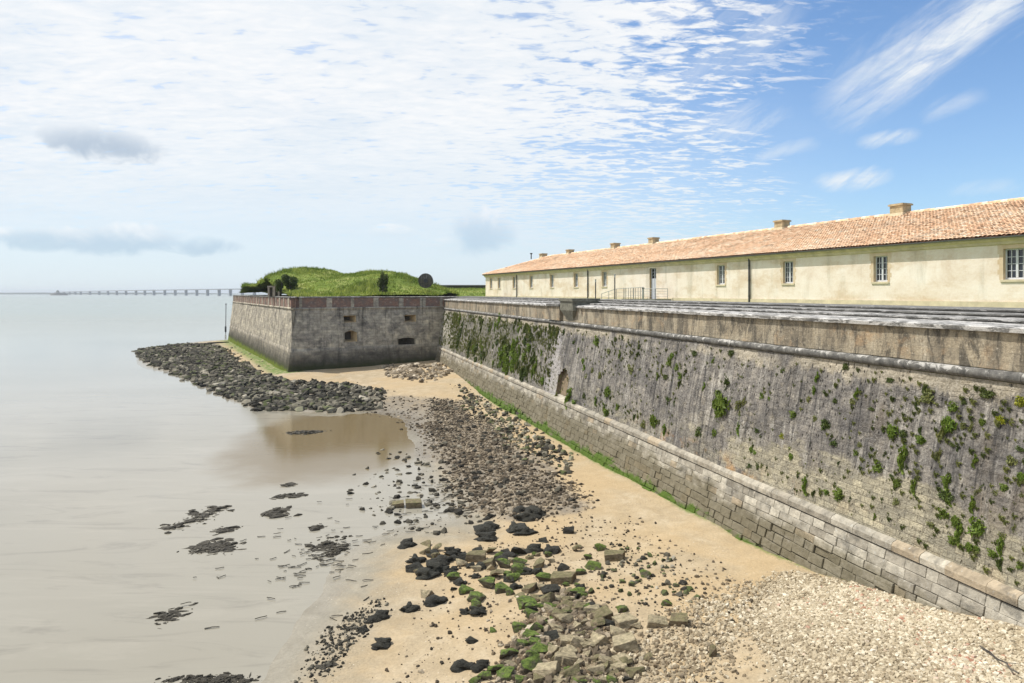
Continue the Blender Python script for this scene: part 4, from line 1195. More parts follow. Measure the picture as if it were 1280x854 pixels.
m_ = MB(); m_.box((T_ST, DB - .06, ZB0), (door_t - .9, DB - .003, H - .50), BP); m_.box((door_t + .9, DB - .06, ZB0), (T_END + .05, DB - .003, H - .50), BP)
m_.build('plinth', M['cream'], house)
m_ = MB()
m_.add([BP(t, D, z) for t in (T_ST, T_END + .25) for D, z in ((DB - .003, H + 2.62), (DB - .10, H + 2.66), (DB - .14, H + 2.80), (DB - .30, H + 2.90), (DB - .33, H + 3.02), (DB + .1, H + 3.05))],
       [(i, i + 1, 7 + i, 6 + i) for i in range(5)]); m_.build('cornice', M['cream'], house)
m_ = MB()
n_ = 7; arcs = [(DB - .46 - .085 * math.cos(a), H + 3.06 - .085 * math.sin(a)) for a in np.linspace(0, math.pi, n_)]
m_.add([BP(t, D, z) for t in (T_ST, T_END + .3) for D, z in arcs], [(i, i + 1, n_ + i + 1, n_ + i) for i in range(n_ - 1)]); m_.build('gutter', M['zinc'], house)
for u in (937.5, 735.5, 646.5):
    t = tb_u(u); m_ = MB(); m_.tube(BP(t, DB - .1, H + 2.98), BP(t, DB - .1, ZB0), .07, 8)
    for zc_ in (H + 2.2, H + 1.0, H - .3): m_.tube(BP(t, DB - .1, zc_), BP(t, DB - .1, zc_ + .06), .09, 8)
    m_.build('drainpipe', M['dark'], house)

# windows: frame with its panes and sill, set back in a cut-stone surround
t, a, b, w_ = wt[1]


def make_window(t, a, b, w_):
    D = DB + .2; m_ = MB()
    fr = lambda x, y, z: BP(t - x, D + y, z)
    h = b - a
    m_.box((-w_ / 2, 0, a), (-w_ / 2 + .07, .06, b), fr); m_.box((w_ / 2 - .07, 0, a), (w_ / 2, .06, b), fr)
    m_.box((-w_ / 2 + .07, 0, b - .07), (w_ / 2 - .07, .06, b), fr); m_.box((-w_ / 2 + .07, 0, a), (w_ / 2 - .07, .06, a + .1), fr)
    m_.box((-.06, -.012, a + .1), (.06, .06, b - .07), fr)
    for s_ in (-1, 1):
        cx_ = s_ * (w_ / 2 - .07 + .06) / 2; m_.box((cx_ - .015, .012, a + .1), (cx_ + .015, .05, b - .07), fr)
        for k_ in range(1, 4):
            z_ = a + .1 + (h - .17) * k_ / 4; x0, x1 = (.06, w_ / 2 - .07) if s_ > 0 else (-w_ / 2 + .07, -.06)
            m_.box((x0, .016, z_ - .015), (x1, .048, z_ + .015), fr)
    f_ = m_.build('window', M['white'], house)
    m_ = MB(); m_.box((-w_ / 2 + .02, .052, a + .02), (w_ / 2 - .02, .058, b - .02), fr); m_.build('pane', M['glass'], f_)
    m_ = MB(); m_.box((-w_ / 2 - .14, -.27, a - .13), (w_ / 2 + .14, -.003, a - .003), fr); m_.build('sill', M['cream'], f_)
    m_ = MB()
    # reveals
    for x0 in (-w_ / 2, w_ / 2): m_.add([fr(x0, -.2, a), fr(x0, .0, a), fr(x0, .0, b), fr(x0, -.2, b)], [(0, 1, 2, 3)])
    m_.add([fr(-w_ / 2, -.2, b), fr(w_ / 2, -.2, b), fr(w_ / 2, .0, b), fr(-w_ / 2, .0, b)], [(0, 1, 2, 3)])
    m_.add([fr(-w_ / 2, -.2, a), fr(w_ / 2, -.2, a), fr(w_ / 2, .0, a), fr(-w_ / 2, .0, a)], [(0, 1, 2, 3)])
    # jamb and lintel stones, 3 mm proud
    nq = 6; 
    for s_ in (-1, 1):
        for k_ in range(nq):
            zz0 = a + (b - a) * k_ / nq; zz1 = a + (b - a) * (k_ + 1) / nq; e_ = .3 if k_ % 2 else .2
            x0, x1 = sorted((s_ * w_ / 2, s_ * (w_ / 2 + e_)))
            m_.add([fr(x0, -.204, zz0), fr(x1, -.204, zz0), fr(x1, -.204, zz1 - .006), fr(x0, -.204, zz1 - .006)], [(0, 1, 2, 3)])
    m_.add([fr(-w_ / 2 - .3, -.204, b + .003), fr(w_ / 2 + .3, -.204, b + .003), fr(w_ / 2 + .3, -.204, b + .24), fr(-w_ / 2 - .3, -.204, b + .24)], [(0, 1, 2, 3)])
    m_.build('surround', M['jamb'], f_)
    return f_


jm = MT('yellow_jamb_stone', .9, .2); Pj = jm.coord('Position')
jc = jm.ramp(jm.noise(Pj, 1.4, 6, .6), [(.3, (.54, .40, .25)), (.5, (.64, .51, .35)), (.7, (.70, .60, .45))])
M['jamb'] = jm.out(jc, nrm=jm.bump(jm.noise(Pj, 9, 5), .3, .02))
w1 = make_window(*wt[1]); t1 = wt[1][0]
for k_, (t, a, b, w_) in enumerate(wt):
    if k_ == 1: continue
    if abs(w_ - 1.05) > .01: make_window(t, a, b, w_); continue
    c_ = copy_tree(w1, house); s_ = dB * (t - t1)
    c_.location = w1.location + Vector((s_[0], s_[1], 0))
# door with a glazed head
m_ = MB(); fr = lambda x, y, z: BP(door_t - x, DB + .22 + y, z)
m_.box((-.6, 0, H - .62), (.6, .06, H + 1.45), fr); m_.box((-.6, 0, H + 1.453), (-.52, .06, H + 2.5), fr); m_.box((.52, 0, H + 1.453), (.6, .06, H + 2.5), fr); m_.box((-.52, 0, H + 2.42), (.52, .06, H + 2.5), fr)
m_.box((-.04, 0, H + 1.453), (.04, .06, H + 2.42), fr)
for k_ in (1, 2): m_.box((-.52, .01, H + 1.453 + k_ * .32), (.52, .05, H + 1.483 + k_ * .32), fr)
m_.box((-.02, -.02, H - .6), (.02, -.003, H + 1.44), fr)
dr = m_.build('door', m_simple('pale_grey_door_paint', (.52, .54, .58), .5, 3, .1, 0), house)
m_ = MB(); m_.box((-.5, .052, H + 1.46), (.5, .058, H + 2.41), fr); m_.build('pane', M['glass'], dr)
m_ = MB(); m_.tube(fr(.12, -.08, H + .4), fr(.24, -.08, H + .4), .015, 6); m_.tube(fr(.12, -.08, H + .4), fr(.12, 0, H + .4), .015, 6); m_.build('handle', M['steel'], dr)
m_ = MB()
for x0 in (-.6, .6): m_.add([fr(x0, -.22, H - .62), fr(x0, 0, H - .62), fr(x0, 0, H + 2.5), fr(x0, -.22, H + 2.5)], [(0, 1, 2, 3)])
m_.add([fr(-.6, -.22, H + 2.5), fr(.6, -.22, H + 2.5), fr(.6, 0, H + 2.5), fr(-.6, 0, H + 2.5)], [(0, 1, 2, 3)])
m_.build('reveal', M['ochre'], dr)

# roof: underlay, then rows of canal tiles, each tile with its own shade
E_D, E_Z, R_D, R_Z = DB - .42, H + 3.11, DB + 7.8, H + 5.95
TR = T_END - 9.5
m_ = MB()
m_.add([BP(T_ST, E_D, E_Z - .03), BP(T_END + .4, E_D, E_Z - .03), BP(TR, R_D, R_Z - .03), BP(T_ST, R_D, R_Z - .03), BP(T_END + .4, DB + 16, E_Z - .03), BP(T_ST, DB + 16, E_Z - .03)],
       [(0, 1, 2, 3), (1, 4, 2), (3, 2, 4, 5), (0, 3, 5)])
roof = m_.build('roof', m_simple('shaded_tile_underlay', (.30, .17, .11), .95, 3, .3, 0), house)
m_ = MB()
sl = math.hypot(R_D - E_D, R_Z - E_Z); uS = np.array([(R_D - E_D) / sl, (R_Z - E_Z) / sl]); uN = np.array([-uS[1], uS[0]])
nc = 25; ex = sl / nc; pitch = .25
tt = T_ST + .1; ci = 0
Vt = []; Ct = []; Ft = []
ang = np.linspace(0.05, math.pi - .05, 6)
rt_ = np.random.default_rng(12)
while tt < T_END + .3:
    for r in range(nc):
        s0 = r * ex - .06; s1 = s0 + ex + .10
        tmax = T_END + .4 - (T_END + .4 - TR) * ((r + .5) / nc)
        if tt > tmax: continue
        j = rt_.normal(0, .012); sk = rt_.normal(0, .012); up = rt_.normal(0, .01) + .0
        v = float(np.clip(rt_.normal(.48, .22) + .5 * float(vnoise(tt * .4, r * .3, 5) - .5), 0, 1))
        b0 = len(Vt)
        for (s_, rad, lift) in ((s0, .125, .055 + up), (s1, .105, .0)):
            for a in ang:
                x_ = tt + j + (sk if s_ == s1 else 0) + rad * math.cos(a); hgt_ = rad * math.sin(a) * .55 + lift * .8
                Vt.append(BP(x_, E_D + uS[0] * s_ + uN[0] * hgt_, E_Z + uS[1] * s_ + uN[1] * hgt_)); Ct.append((v, v, v))
        n6 = len(ang)
        for q_ in range(n6 - 1): Ft.append((b0 + q_, b0 + q_ + 1, b0 + n6 + q_ + 1, b0 + n6 + q_))
    tt += pitch
o = fast_mesh('roof_tiles', np.array(Vt), np.array(Ft), np.array(Ct), M['tiles']); put(o, roof)
m_ = MB(); tt = T_ST
while tt < TR:
    v = random.random(); L_ = .42; z_ = random.uniform(0, .03)
    n_ = 6; ar_ = np.linspace(-.2, math.pi + .2, n_)
    m_.add([BP(tt + d, R_D - .17 * math.cos(a), R_Z + .03 + z_ * (1 - d) + .15 * math.sin(a)) for d in (0, L_ + .05) for a in ar_], [(i, i + 1, n_ + i + 1, n_ + i) for i in range(n_ - 1)], None, (v, v, v)); tt += L_
# hip tiles
for side in (E_D, DB + 16):
    for k_ in range(26):
        f0_, f1_ = k_ / 26, (k_ + 1.1) / 26
        p0 = Vector(BP(T_END + .4 + (TR - T_END - .4) * f0_, side + (R_D - side) * f0_, E_Z + .05 + (R_Z - E_Z) * f0_)); p1 = Vector(BP(T_END + .4 + (TR - T_END - .4) * f1_, side + (R_D - side) * f1_, E_Z + .05 + (R_Z - E_Z) * f1_))
        v = random.random(); m_.tube(p0, p1, .13, 7, (v, v, v))
m_.build('ridge_tiles', M['tiles'], roof)
# chimneys
M['chim'] = m_simple('chimney_stone', (.42, .34, .21), .92, 2.2, .4, .5, .04)
for (u, vt, wpx) in [(1125.5, 255, 21), (977.5, 275.5, 16), (817, 297, 11.5), (769, 304, 10.5), (712.5, 312, 8.5), (679, 317, 10)]:
    Yc = F / math.cos(THB) * (R_D) / (u - 304); tc_ = (Yc - nB[1] * R_D) / dB[1]; zt_ = H - (vt - CV) / F * Yc; wd = wpx / F * Yc / 2 * 1.0
    m_ = MB(); fr = lambda a, b, c: BP(tc_ + a, R_D + b, c)
    m_.box((-wd * .85, -.45, R_Z - .7), (wd * .85, .45, zt_ - .16), fr)
    m_.box((-wd, -.55, zt_ - .16 + .002), (wd, .55, zt_ - .04), fr); m_.box((-wd * .9, -.48, zt_ - .038), (wd * .9, .48, zt_ + .0), fr)
    ch = m_.build('chimney', M['chim'], roof)
    m_ = MB(); m_.box((-wd * .85 - .06, -.51, R_Z - .6), (wd * .85 + .06, .51, R_Z + .10), fr); m_.build('flashing', M['cream'], ch)
Yc = F / math.cos(THB) * R_D / (664 - 304.0); tc_ = (Yc - nB[1] * R_D) / dB[1]
m_ = MB(); m_.tube(BP(tc_, R_D, R_Z - .1), BP(tc_, R_D, R_Z + .75), .09, 8); m_.box((tc_ - .16, R_D - .16, R_Z + .752), (tc_ + .16, R_D + .16, R_Z + .95), BP); m_.build('vent_pipe', M['dark'], roof)

# landing, ramp railing and two bollard lamps in front of the door
def at_gr(u, Doff):   # t for a pixel column at distance Doff in front of the house
    D = DB - Doff; return (F / math.cos(THB) * D / (u - 304.0) - nB[1] * D) / dB[1]


st = thing('entrance_landing', 'grey stone landing slab in front of the grey door of the long house', 'landing', BP(door_t - 1, DB - 1, H - 1.45))
m_ = MB(); m_.box((door_t - 3.3, DB - 1.9, H - .78), (door_t + .7, DB - .07, H - .62), BP); m_.build('slab', M['slab'], st)
m_ = MB(); m_.box((door_t - 3.2, DB - 1.8, H - 1.45), (door_t + .6, DB - .08, H - .783), BP); m_.build('base', M['cream'], st)


def railing(name, label, pts, hgt, nb, group=None, mat='steel'):
    r_ = thing(name, label, 'railing', BP(pts[0][0], pts[0][1], pts[0][2]), group)
    for (p, q_) in zip(pts[:-1], pts[1:]):
        L_ = math.dist(p, q_); k = max(1, int(L_ / 1.3)); m_ = MB()
        for j in range(k + 1):
            f_ = j / k; b_ = [p[i] + (q_[i] - p[i]) * f_ for i in range(3)]
            m2 = MB(); m2.tube(BP(*b_), BP(b_[0], b_[1], b_[2] + hgt), .03, 6); m2.build('post', M[mat], r_)
        m_.tube(BP(p[0], p[1], p[2] + hgt), BP(q_[0], q_[1], q_[2] + hgt), .03, 6)
        for e_ in range(1, nb + 1): m_.tube(BP(p[0], p[1], p[2] + hgt * e_ / (nb + 1)), BP(q_[0], q_[1], q_[2] + hgt * e_ / (nb + 1)), .014, 5)
        m_.build('rail', M[mat], r_)
    return r_


railing('landing_railing', 'thin pale steel railing on the landing slab by the grey door', [(door_t - 3.2, DB - .4, H - .62), (door_t - 3.2, DB - 1.8, H - .62), (door_t - .9, DB - 1.8, H - .62)], 1.0, 3)
ta, tb2 = at_gr(752, 3.0), at_gr(804, 3.0)
rr_ = railing('ramp_railing', 'pale steel railing with upright bars along the ramp left of the grey door', [(ta, DB - 3, H - 1.25), ((ta + tb2) / 2 + 1, DB - 3, H - .75), (tb2, DB - 3, H - .62)], 1.15, 2)
m_ = MB()
for k_ in range(9):
    f_ = k_ / 9; t = tb2 + ((ta + tb2) / 2 - tb2) * f_; m_.tube(BP(t, DB - 3, H - .65), BP(t, DB - 3, H + .5), .022, 5)
m_.build('upright_bars', M['dark'], rr_)
m_ = MB(); m_.add([BP(ta, DB - 3.2, H - 1.4), BP(ta, DB - 1.9, H - 1.4), BP(door_t + .7, DB - 1.9, H - .64), BP(door_t + .7, DB - 3.2, H - .64), BP(door_t + .7, DB - 1.9, H - 1.45), BP(door_t + .7, DB - 3.2, H - 1.45)], [(0, 1, 2, 3), (0, 3, 5), (1, 4, 2), (2, 4, 5, 3)])
m_.build('ramp', M['slab'], rr_)
for u, dn in ((744.5, 'left one of two slim dark lamp posts with pale caps before the long house'), (768.5, 'right one of two slim dark lamp posts with pale caps, beside the ramp railing')):
    t = at_gr(u, 3.4); x, y, _ = BP(t, DB - 3.4, 0)
    lp = thing('lamp_post', dn, 'lamp post', (x, y, H - 1.45), 'lamp posts before the long house')
    zt_ = H + (2.0 if u > 750 else 1.45) * .78
    m_ = MB(); m_.tube((x, y, H - 1.5), (x, y, zt_), .06, 8); m_.build('post', M['dark'], lp)
    m_ = MB(); m_.tube((x, y, zt_), (x, y, zt_ + .28), .075, 10); m_.tube((x, y, zt_ + .28), (x, y, zt_ + .32), .1, 10); m_.build('lamp_head', M['steel'], lp)
t = at_gr(804, 2.6); x, y, _ = BP(t, DB - 2.6, 0)
sp_ = thing('bollard', 'short pale bollard at the right end of the ramp railing', 'bollard', (x, y, H - 1.45))
m_ = MB(); m_.tube((x, y, H - 1.5), (x, y, H + .35), .09, 8); m_.build('post', M['steel'], sp_)
m_ = MB(); m_.tube((x, y, H + .352), (x, y, H + .5), .12, 8); m_.build('cap', M['dark'], sp_)

# ------------------------------------------------------------------ far things across the water
br_us = [74, 80, 87, 94, 101, 112.5, 124, 135, 146, 157.5, 170, 181, 192.5, 206, 219, 232.5, 246, 259.5, 274, 288, 303, 318]
p0, p1 = (288.0, 2300.0), (94.0, 3500.0)
X0 = ((288 - CU) / F * p0[1], p0[1]); X1 = ((94 - CU) / F * p1[1], p1[1])


def br_pt(u):
    rx = (u - CU) / F; dx, dy = X1[0] - X0[0], X1[1] - X0[1]
    s_ = (X0[0] - rx * X0[1]) / (rx * dy - dx); return X0[0] + dx * s_, X0[1] + dy * s_, s_


vd = thing('sea_viaduct', 'long low grey concrete viaduct on many piers crossing the horizon', 'bridge', (X0[0], X0[1], 0))
def deck_z(s_): return 10.4 + 13.5 - 4.5 * max(0, s_) - 2 * max(0, s_) ** 4
m_ = MB(); sp2 = [br_pt(u) for u in [70] + br_us + [326]]
ex_ = np.array([X1[0] - X0[0], X1[1] - X0[1]]); ex_ /= np.linalg.norm(ex_); nx_ = np.array([-ex_[1], ex_[0]])
for q_, w_ in zip(sp2[:-1], sp2[1:]):
    za_, zb_3 = deck_z(q_[2]), deck_z(w_[2])
    vs = []
    for (P_, zz_) in ((q_, za_), (w_, zb_3)):
        for o_, d_ in ((-7, 0), (7, 0), (7, -3.2), (-7, -3.2)): vs.append((P_[0] + nx_[0] * o_, P_[1] + nx_[1] * o_, zz_ + d_))
    m_.add(vs, [(0, 1, 5, 4), (1, 2, 6, 5), (2, 3, 7, 6), (3, 0, 4, 7)])
m_.build('deck', M['concrete'], vd)
for u in br_us:
    x, y, s_ = br_pt(u); m_ = MB()
    m_.box((-2.6, -4.5, -2), (2.6, 4.5, deck_z(s_) - 3.3), lambda a, b, c: (x + ex_[0] * a + nx_[0] * b, y + ex_[1] * a + nx_[1] * b, c)); m_.build('pier', M['concrete'], vd)
# low fort on its rock
Yf = 2700.0; xf = (74 - CU) / F * Yf
ff = thing('sea_fort', 'tiny low dark island fort with a turret on the water before the viaduct', 'fort', (xf, Yf, 0))
m_ = MB(); n_ = 18
for (r0, r1, z0_, z1_) in ((34, 32, -2, 5.5), (26, 25, 5.5, 9.5)):
    V_ = [(xf + r0 * math.cos(2 * math.pi * i / n_), Yf + r0 * .6 * math.sin(2 * math.pi * i / n_), z0_) for i in range(n_)] + [(xf + r1 * math.cos(2 * math.pi * i / n_), Yf + r1 * .6 * math.sin(2 * math.pi * i / n_), z1_) for i in range(n_)]
    m_.add(V_, [(i, (i + 1) % n_, n_ + (i + 1) % n_, n_ + i) for i in range(n_)] + [tuple(range(n_, 2 * n_))])
m_.build('ramparts', M['farstone'], ff)
m_ = MB(); m_.tube((xf - 6, Yf, 9), (xf - 6, Yf, 17), 5, 10); m_.build('turret', M['farstone'], ff)
m_ = MB(); m_.add([(xf - 6 + 5.5 * math.cos(2 * math.pi * i / 8), Yf + 5.5 * math.sin(2 * math.pi * i / 8), 17) for i in range(8)] + [(xf - 6, Yf, 21)], [(i, (i + 1) % 8, 8) for i in range(8)]); m_.build('turret_roof', M['farland'], ff)
# far coast
m_ = MB(); cx2 = np.arange(-4300, -1650, 60.0); top = [max(0.5, (9 + 9 * float(fbm(x_ * .004, 1.0, 4, 81))) * min(1, (-1650 - x_) / 500)) for x_ in cx2]
rows_ = [[(x_, 4200 - 0.0 * x_, -2) for x_ in cx2], [(x_, 4215, t_) for x_, t_ in zip(cx2, top)], [(x_, 4700, t_ * 1.2) for x_, t_ in zip(cx2, top)], [(x_, 4900, -2) for x_ in cx2]]
m_.grid(np.array(rows_)); kind(m_.build('far_coast_land', M['farland']), 'structure')

# tide pole
Yp = 172.0; xp = (282 - CU) / F * Yp
pole = thing('channel_marker_pole', 'thin dark marker pole standing in the water left of the bastion', 'pole', (xp, Yp, 0))
zt_ = H - (381 - CV) / F * Yp
m_ = MB(); m_.tube((xp, Yp, -2), (xp + .1, Yp, zt_), .09, 8); m_.build('shaft', M['dark'], pole)
m_ = MB(); m_.tube((xp, Yp, .5), (xp, Yp, 1.9), .22, 10); m_.build('float_collar', M['dark'], pole)
m_ = MB(); m_.tube((xp + .1, Yp, zt_), (xp + .1, Yp, zt_ + .3), .16, 8); m_.build('topmark', M['dark'], pole)
# low jetty edge running out from the bastion foot
q0 = on_ground(285, 428); q1 = on_ground(196, 434.5)
jt = MB(); d_ = Vector((q1[0] - q0[0], q1[1] - q0[1], 0)).normalized(); s_ = Vector((-d_.y, d_.x, 0))
k0 = 0
Lj = math.hypot(q1[0] - q0[0], q1[1] - q0[1])
while k0 < Lj:
    L_ = random.uniform(1.2, 2.4); c0 = Vector((q0[0], q0[1], 0)) + d_ * k0
    jt.box((0, -.4, -.6), (L_ - .04, .5, .42 - .25 * k0 / Lj + random.uniform(-.05, .05)), lambda a, b, c: tuple(c0 + d_ * a + s_ * (b + random.uniform(-.04, .04)) + Vector((0, 0, c))), (.2 * random.random(), 0, 0)); k0 += L_
tag(jt.build('stone_kerb', M['bankrock']), 'low straight line of dark stones running out from the bastion foot into the water', 'kerb')

# ------------------------------------------------------------------ rocks
import bmesh


def rock_mesh(kind_, seed, mat):
    r = random.Random(seed); bm = bmesh.new()
    if kind_ == 'weed':
        bmesh.ops.create_icosphere(bm, subdivisions=3, radius=.5)
        for v in bm.verts:
            p = v.co; n_ = float(fbm(p.x * 3 + seed, p.y * 3 + p.z * 4.1, 4, seed)); v.co = p * (1 + 1.5 * n_); 
            if v.co.z < -.1: v.co.z = -.1 + (v.co.z + .1) * .4; v.co.x *= 1.15; v.co.y *= 1.15
    else:
        nn = 12 if kind_ == 'rough' else 9
        for _ in range(nn):
            p = Vector((r.uniform(-1, 1), r.uniform(-1, 1), r.uniform(-1, 1)))
            m_x = max(abs(p.x), abs(p.y), abs(p.z)); p /= m_x ** .8; p *= r.uniform(.7, 1)
            bm.verts.new(p * .5)
        if kind_ == 'slab':
            for sx in (-1, 1):
                for sy in (-1, 1):
                    for sz in (-1, 1): bm.verts.new(Vector((sx * .44 + r.uniform(-.14, .1), sy * .42 + r.uniform(-.14, .1), sz * .44 + r.uniform(-.1, .08))))
        res = bmesh.ops.convex_hull(bm, input=bm.verts[:])
        bmesh.ops.delete(bm, geom=[v for v in bm.verts if not v.link_faces], context='VERTS')
        bmesh.ops.dissolve_limit(bm, angle_limit=.22, verts=bm.verts[:], edges=bm.edges[:])
        bmesh.ops.bevel(bm, geom=bm.edges[:] + bm.verts[:], offset=.035, segments=2, affect='EDGES', profile=.6)
        bmesh.ops.triangulate(bm, faces=bm.faces[:])
        bmesh.ops.subdivide_edges(bm, edges=[e for e in bm.edges if e.calc_length() > .18], cuts=1)
        for v in bm.verts:
            v.co += v.co.normalized() * .14 * float(fbm(v.co.x * 4 + seed, v.co.y * 4 + v.co.z * 3, 3, seed))
    me = bpy.data.meshes.new('boulder'); bm.to_mesh(me); bm.free()
    if kind_ == 'weed': me.polygons.foreach_set('use_smooth', [True] * len(me.polygons))
    me.materials.append(mat); return me


VAR = {k: [rock_mesh(sh, s + i * 7, M[mt]) for i, s in enumerate(range(5))] for k, sh, mt, s in ()} if False else {}
for key, shp, mt in (('D', 'weed', 'r_dark'), ('K', 'rough', 'r_dark'), ('G', 'rough', 'r_green'), ('g', 'rough', 'r_green'), ('S', 'rough', 'r_pale'), ('s', 'slab', 'r_pale'), ('B', 'rough', 'r_brown'), ('b', 'slab', 'r_brown')):
    VAR[key] = [rock_mesh(shp, 11 + i * 7 + ord(key), M[mt]) for i in range(5)]

GRP = 'boulders strewn over the beach'
LAB = dict(D='black seaweed-covered boulder lying on the sand among the rocks', K='dark wet angular boulder among the weed-covered rocks', G='angular boulder topped with bright green moss in the rock spill',
           g='flat squared stone coated in green moss in the rock spill', S='pale dry angular limestone boulder in the rubble heap', s='pale flat limestone slab lying in the rubble heap',
           B='brown rough limestone boulder in the rock spill', b='brown squared stone block in the rock spill')
n_rock = 0


def rock(u, v, wpx, k, label=None, hr=.55, yaw=None, tilt=.18, group=True):
    """u, v: middle of the rock in the photo"""
    global n_rock
    x, y, z = on_ground(u, v + wpx * .12); s_ = wpx / F * y * (1.28 if group else 1.12)
    me = VAR[k][n_rock % 5]; o = bpy.data.objects.new('boulder', me); COL.objects.link(o); n_rock += 1
    hz = s_ * hr * random.uniform(.9, 1.1)
    o.scale = (s_, s_ * random.uniform(.65, .9), hz)
    o.rotation_euler = (random.gauss(0, tilt), random.gauss(0, tilt), random.uniform(-.5, .5) if yaw is None else yaw)
    o.location = (x, y, z + hz * ((.25 if k in 'SsBb' else .17) if k != 'D' else .08))
    tag(o, label or LAB[k], 'rock', GRP if group else None)
    return o


def c8(x, y): return 400 + x / 2.783, 620 + y / 2.783


man = [
    ('D', 330, 222, 50), ('D', 372, 268, 62), ('K', 330, 252, 58), ('D', 420, 225, 60), ('D', 465, 195, 48), ('K', 550, 190, 40), ('D', 410, 247, 62), ('K', 500, 212, 40), ('D', 650, 215, 60), ('K', 692, 193, 60), ('D', 720, 70, 70), ('D', 755, 55, 60), ('D', 700, 48, 45), ('D', 585, 110, 60), ('D', 580, 142, 60),
    ('D', 680, 112, 55), ('D', 715, 120, 55), ('K', 778, 155, 32), ('D', 740, 185, 55), ('D', 550, 400, 48), ('D', 505, 402, 36), ('K', 525, 505, 38), ('D', 495, 590, 60), ('D', 562, 588, 52), ('K', 465, 322, 26), ('K', 805, 328, 66), ('B', 850, 382, 58),
    ('D', 950, 390, 50), ('D', 300, 168, 50), ('B', 405, 186, 36), ('D', 800, 190, 50), ('K', 560, 245, 44), ('K', 660, 290, 40),
    ('G', 640, 325, 60), ('G', 590, 305, 60), ('G', 700, 262, 56), ('G', 540, 352, 54), ('G', 540, 378, 42), ('G', 510, 330, 52), ('G', 775, 282, 56), ('G', 680, 285, 50), ('G', 712, 372, 72), ('g', 905, 265, 46), ('g', 950, 243, 60), ('G', 928, 214, 32),
    ('g', 655, 545, 72), ('g', 765, 535, 62), ('G', 690, 462, 60), ('g', 735, 482, 40), ('g', 740, 590, 90), ('g', 612, 600, 66), ('G', 640, 622, 60), ('G', 600, 468, 30), ('G', 735, 410, 50), ('G', 575, 625, 50), ('G', 548, 640, 46), ('G', 700, 515, 44),
    ('b', 545, 215, 56), ('b', 850, 290, 62), ('s', 1062, 445, 60), ('s', 1065, 522, 76), ('S', 985, 505, 82), ('S', 932, 522, 52), ('s', 905, 517, 50), ('S', 865, 495, 50), ('S', 828, 490, 32), ('S', 825, 537, 62), ('s', 862, 552, 52), ('s', 855, 575, 62),
    ('s', 790, 617, 72), ('B', 860, 620, 82), ('S', 935, 548, 36), ('S', 1000, 582, 60), ('S', 960, 612, 62), ('B', 1050, 588, 60), ('B', 1095, 612, 62), ('B', 1020, 622, 50), ('S', 945, 645, 42), ('S', 890, 590, 50), ('B', 960, 450, 50), ('S', 850, 432, 60), ('S', 780, 430, 50), ('S', 795, 397, 42),
    ('B', 725, 325, 60), ('G', 640, 238, 52), ('G', 700, 234, 50), ('S', 600, 250, 40), ('b', 585, 240, 44), ('B', 760, 240, 54), ('B', 610, 275, 50), ('K', 755, 262, 40), ('B', 690, 345, 50), ('B', 790, 365, 60), ('B', 850, 405, 50), ('b', 980, 425, 56), ('B', 1015, 440, 40), ('S', 905, 455, 50), ('S', 820, 460, 44), ('S', 1100, 455, 36),
    ('B', 1140, 565, 34), ('S', 1040, 480, 60), ('K', 990, 270, 20), ('S', 490, 235, 40), ('S', 540, 255, 40), ('G', 460, 282, 50), ('B', 900, 640, 60), ('S', 840, 645, 50), ('B', 760, 640, 50), ('G', 700, 640, 50), ('S', 660, 590, 40), ('B', 780, 500, 30), ('B', 870, 385, 46), ('B', 905, 392, 46)]
for k, x, y, w_ in man:
    u, v = c8(x, y); rock(u, v, w_ / 2.783, k)
# rocks one can point at
solo = [('K', 865, 123, 45, 'single dark squared boulder alone on the sand above the rock spill'), ('B', 890, 187, 36, 'small brown rock below the lone dark squared boulder'),
        ('D', 310, 388, 58, 'black weedy clump of rock on bare sand left of the tan stone pair'), ('S', 378, 338, 58, 'tan rounded boulder resting on a black weedy rock on open sand'), ('D', 400, 362, 66, 'black weedy rock pressed under the tan rounded boulder'),
        ('D', 208, 416, 62, 'black weedy rock at the mud edge, uppermost of two'), ('D', 218, 510, 58, 'black weedy rock on the sand below the mud edge pair'), ('D', 150, 462, 40, 'small black rock in the wet debris at the mud edge'),
        ('B', 365, 165, 52, 'brown angular boulder at the upper left tip of the rock spill'), ('K', 842, 250, 44, 'dark boulder alone at the right edge of the rock spill'), ('b', 1028, 212, 60, 'flat brown stone lying alone on the sand right of the spill'),
        ('G', 900, 332, 60, 'green capped boulder alone right of the rock spill'), ('G', 918, 348, 42, 'small green rock tucked against the green capped boulder'), ('G', 1048, 393, 46, 'rounded bright green mossy rock alone on bare sand'),
        ('g', 1208, 373, 42, 'small slanting mossy stone above the row of flat brown slabs'), ('s', 1175, 442, 62, 'left flat pale slab of the pair lying on sand right of the heap'), ('b', 1248, 438, 60, 'right brown slab of the pair lying on sand right of the heap'),
        ('G', 980, 184, 44, 'dark green low rock on sand right of the lone squared boulder'), ('G', 1050, 298, 26, 'little mossy rock among scattered green pebbles'), ('G', 1130, 274, 50, 'low flat mossy rock farthest right among scattered green pebbles'),
        ('B', 1365, 550, 50, 'lone brown upright boulder on sand by the pale shingle')]
for k, x, y, w_, lb in solo:
    u, v = c8(x, y); rock(u, v, w_ / 2.783, k, lb, hr=.95 if 'upright' in lb else (.7 if 'squared' in lb else .55), tilt=.08, group=False)
for (u, v, w_, lb) in ((497, 631.5, 15, 'left of two squared dark stone blocks lying in the shallows'), (516.5, 631, 19, 'right of two squared dark stone blocks, mossy topped, lying in the shallows')):
    rock(u, v, w_, 'b', lb, .5, .15, .03, False)
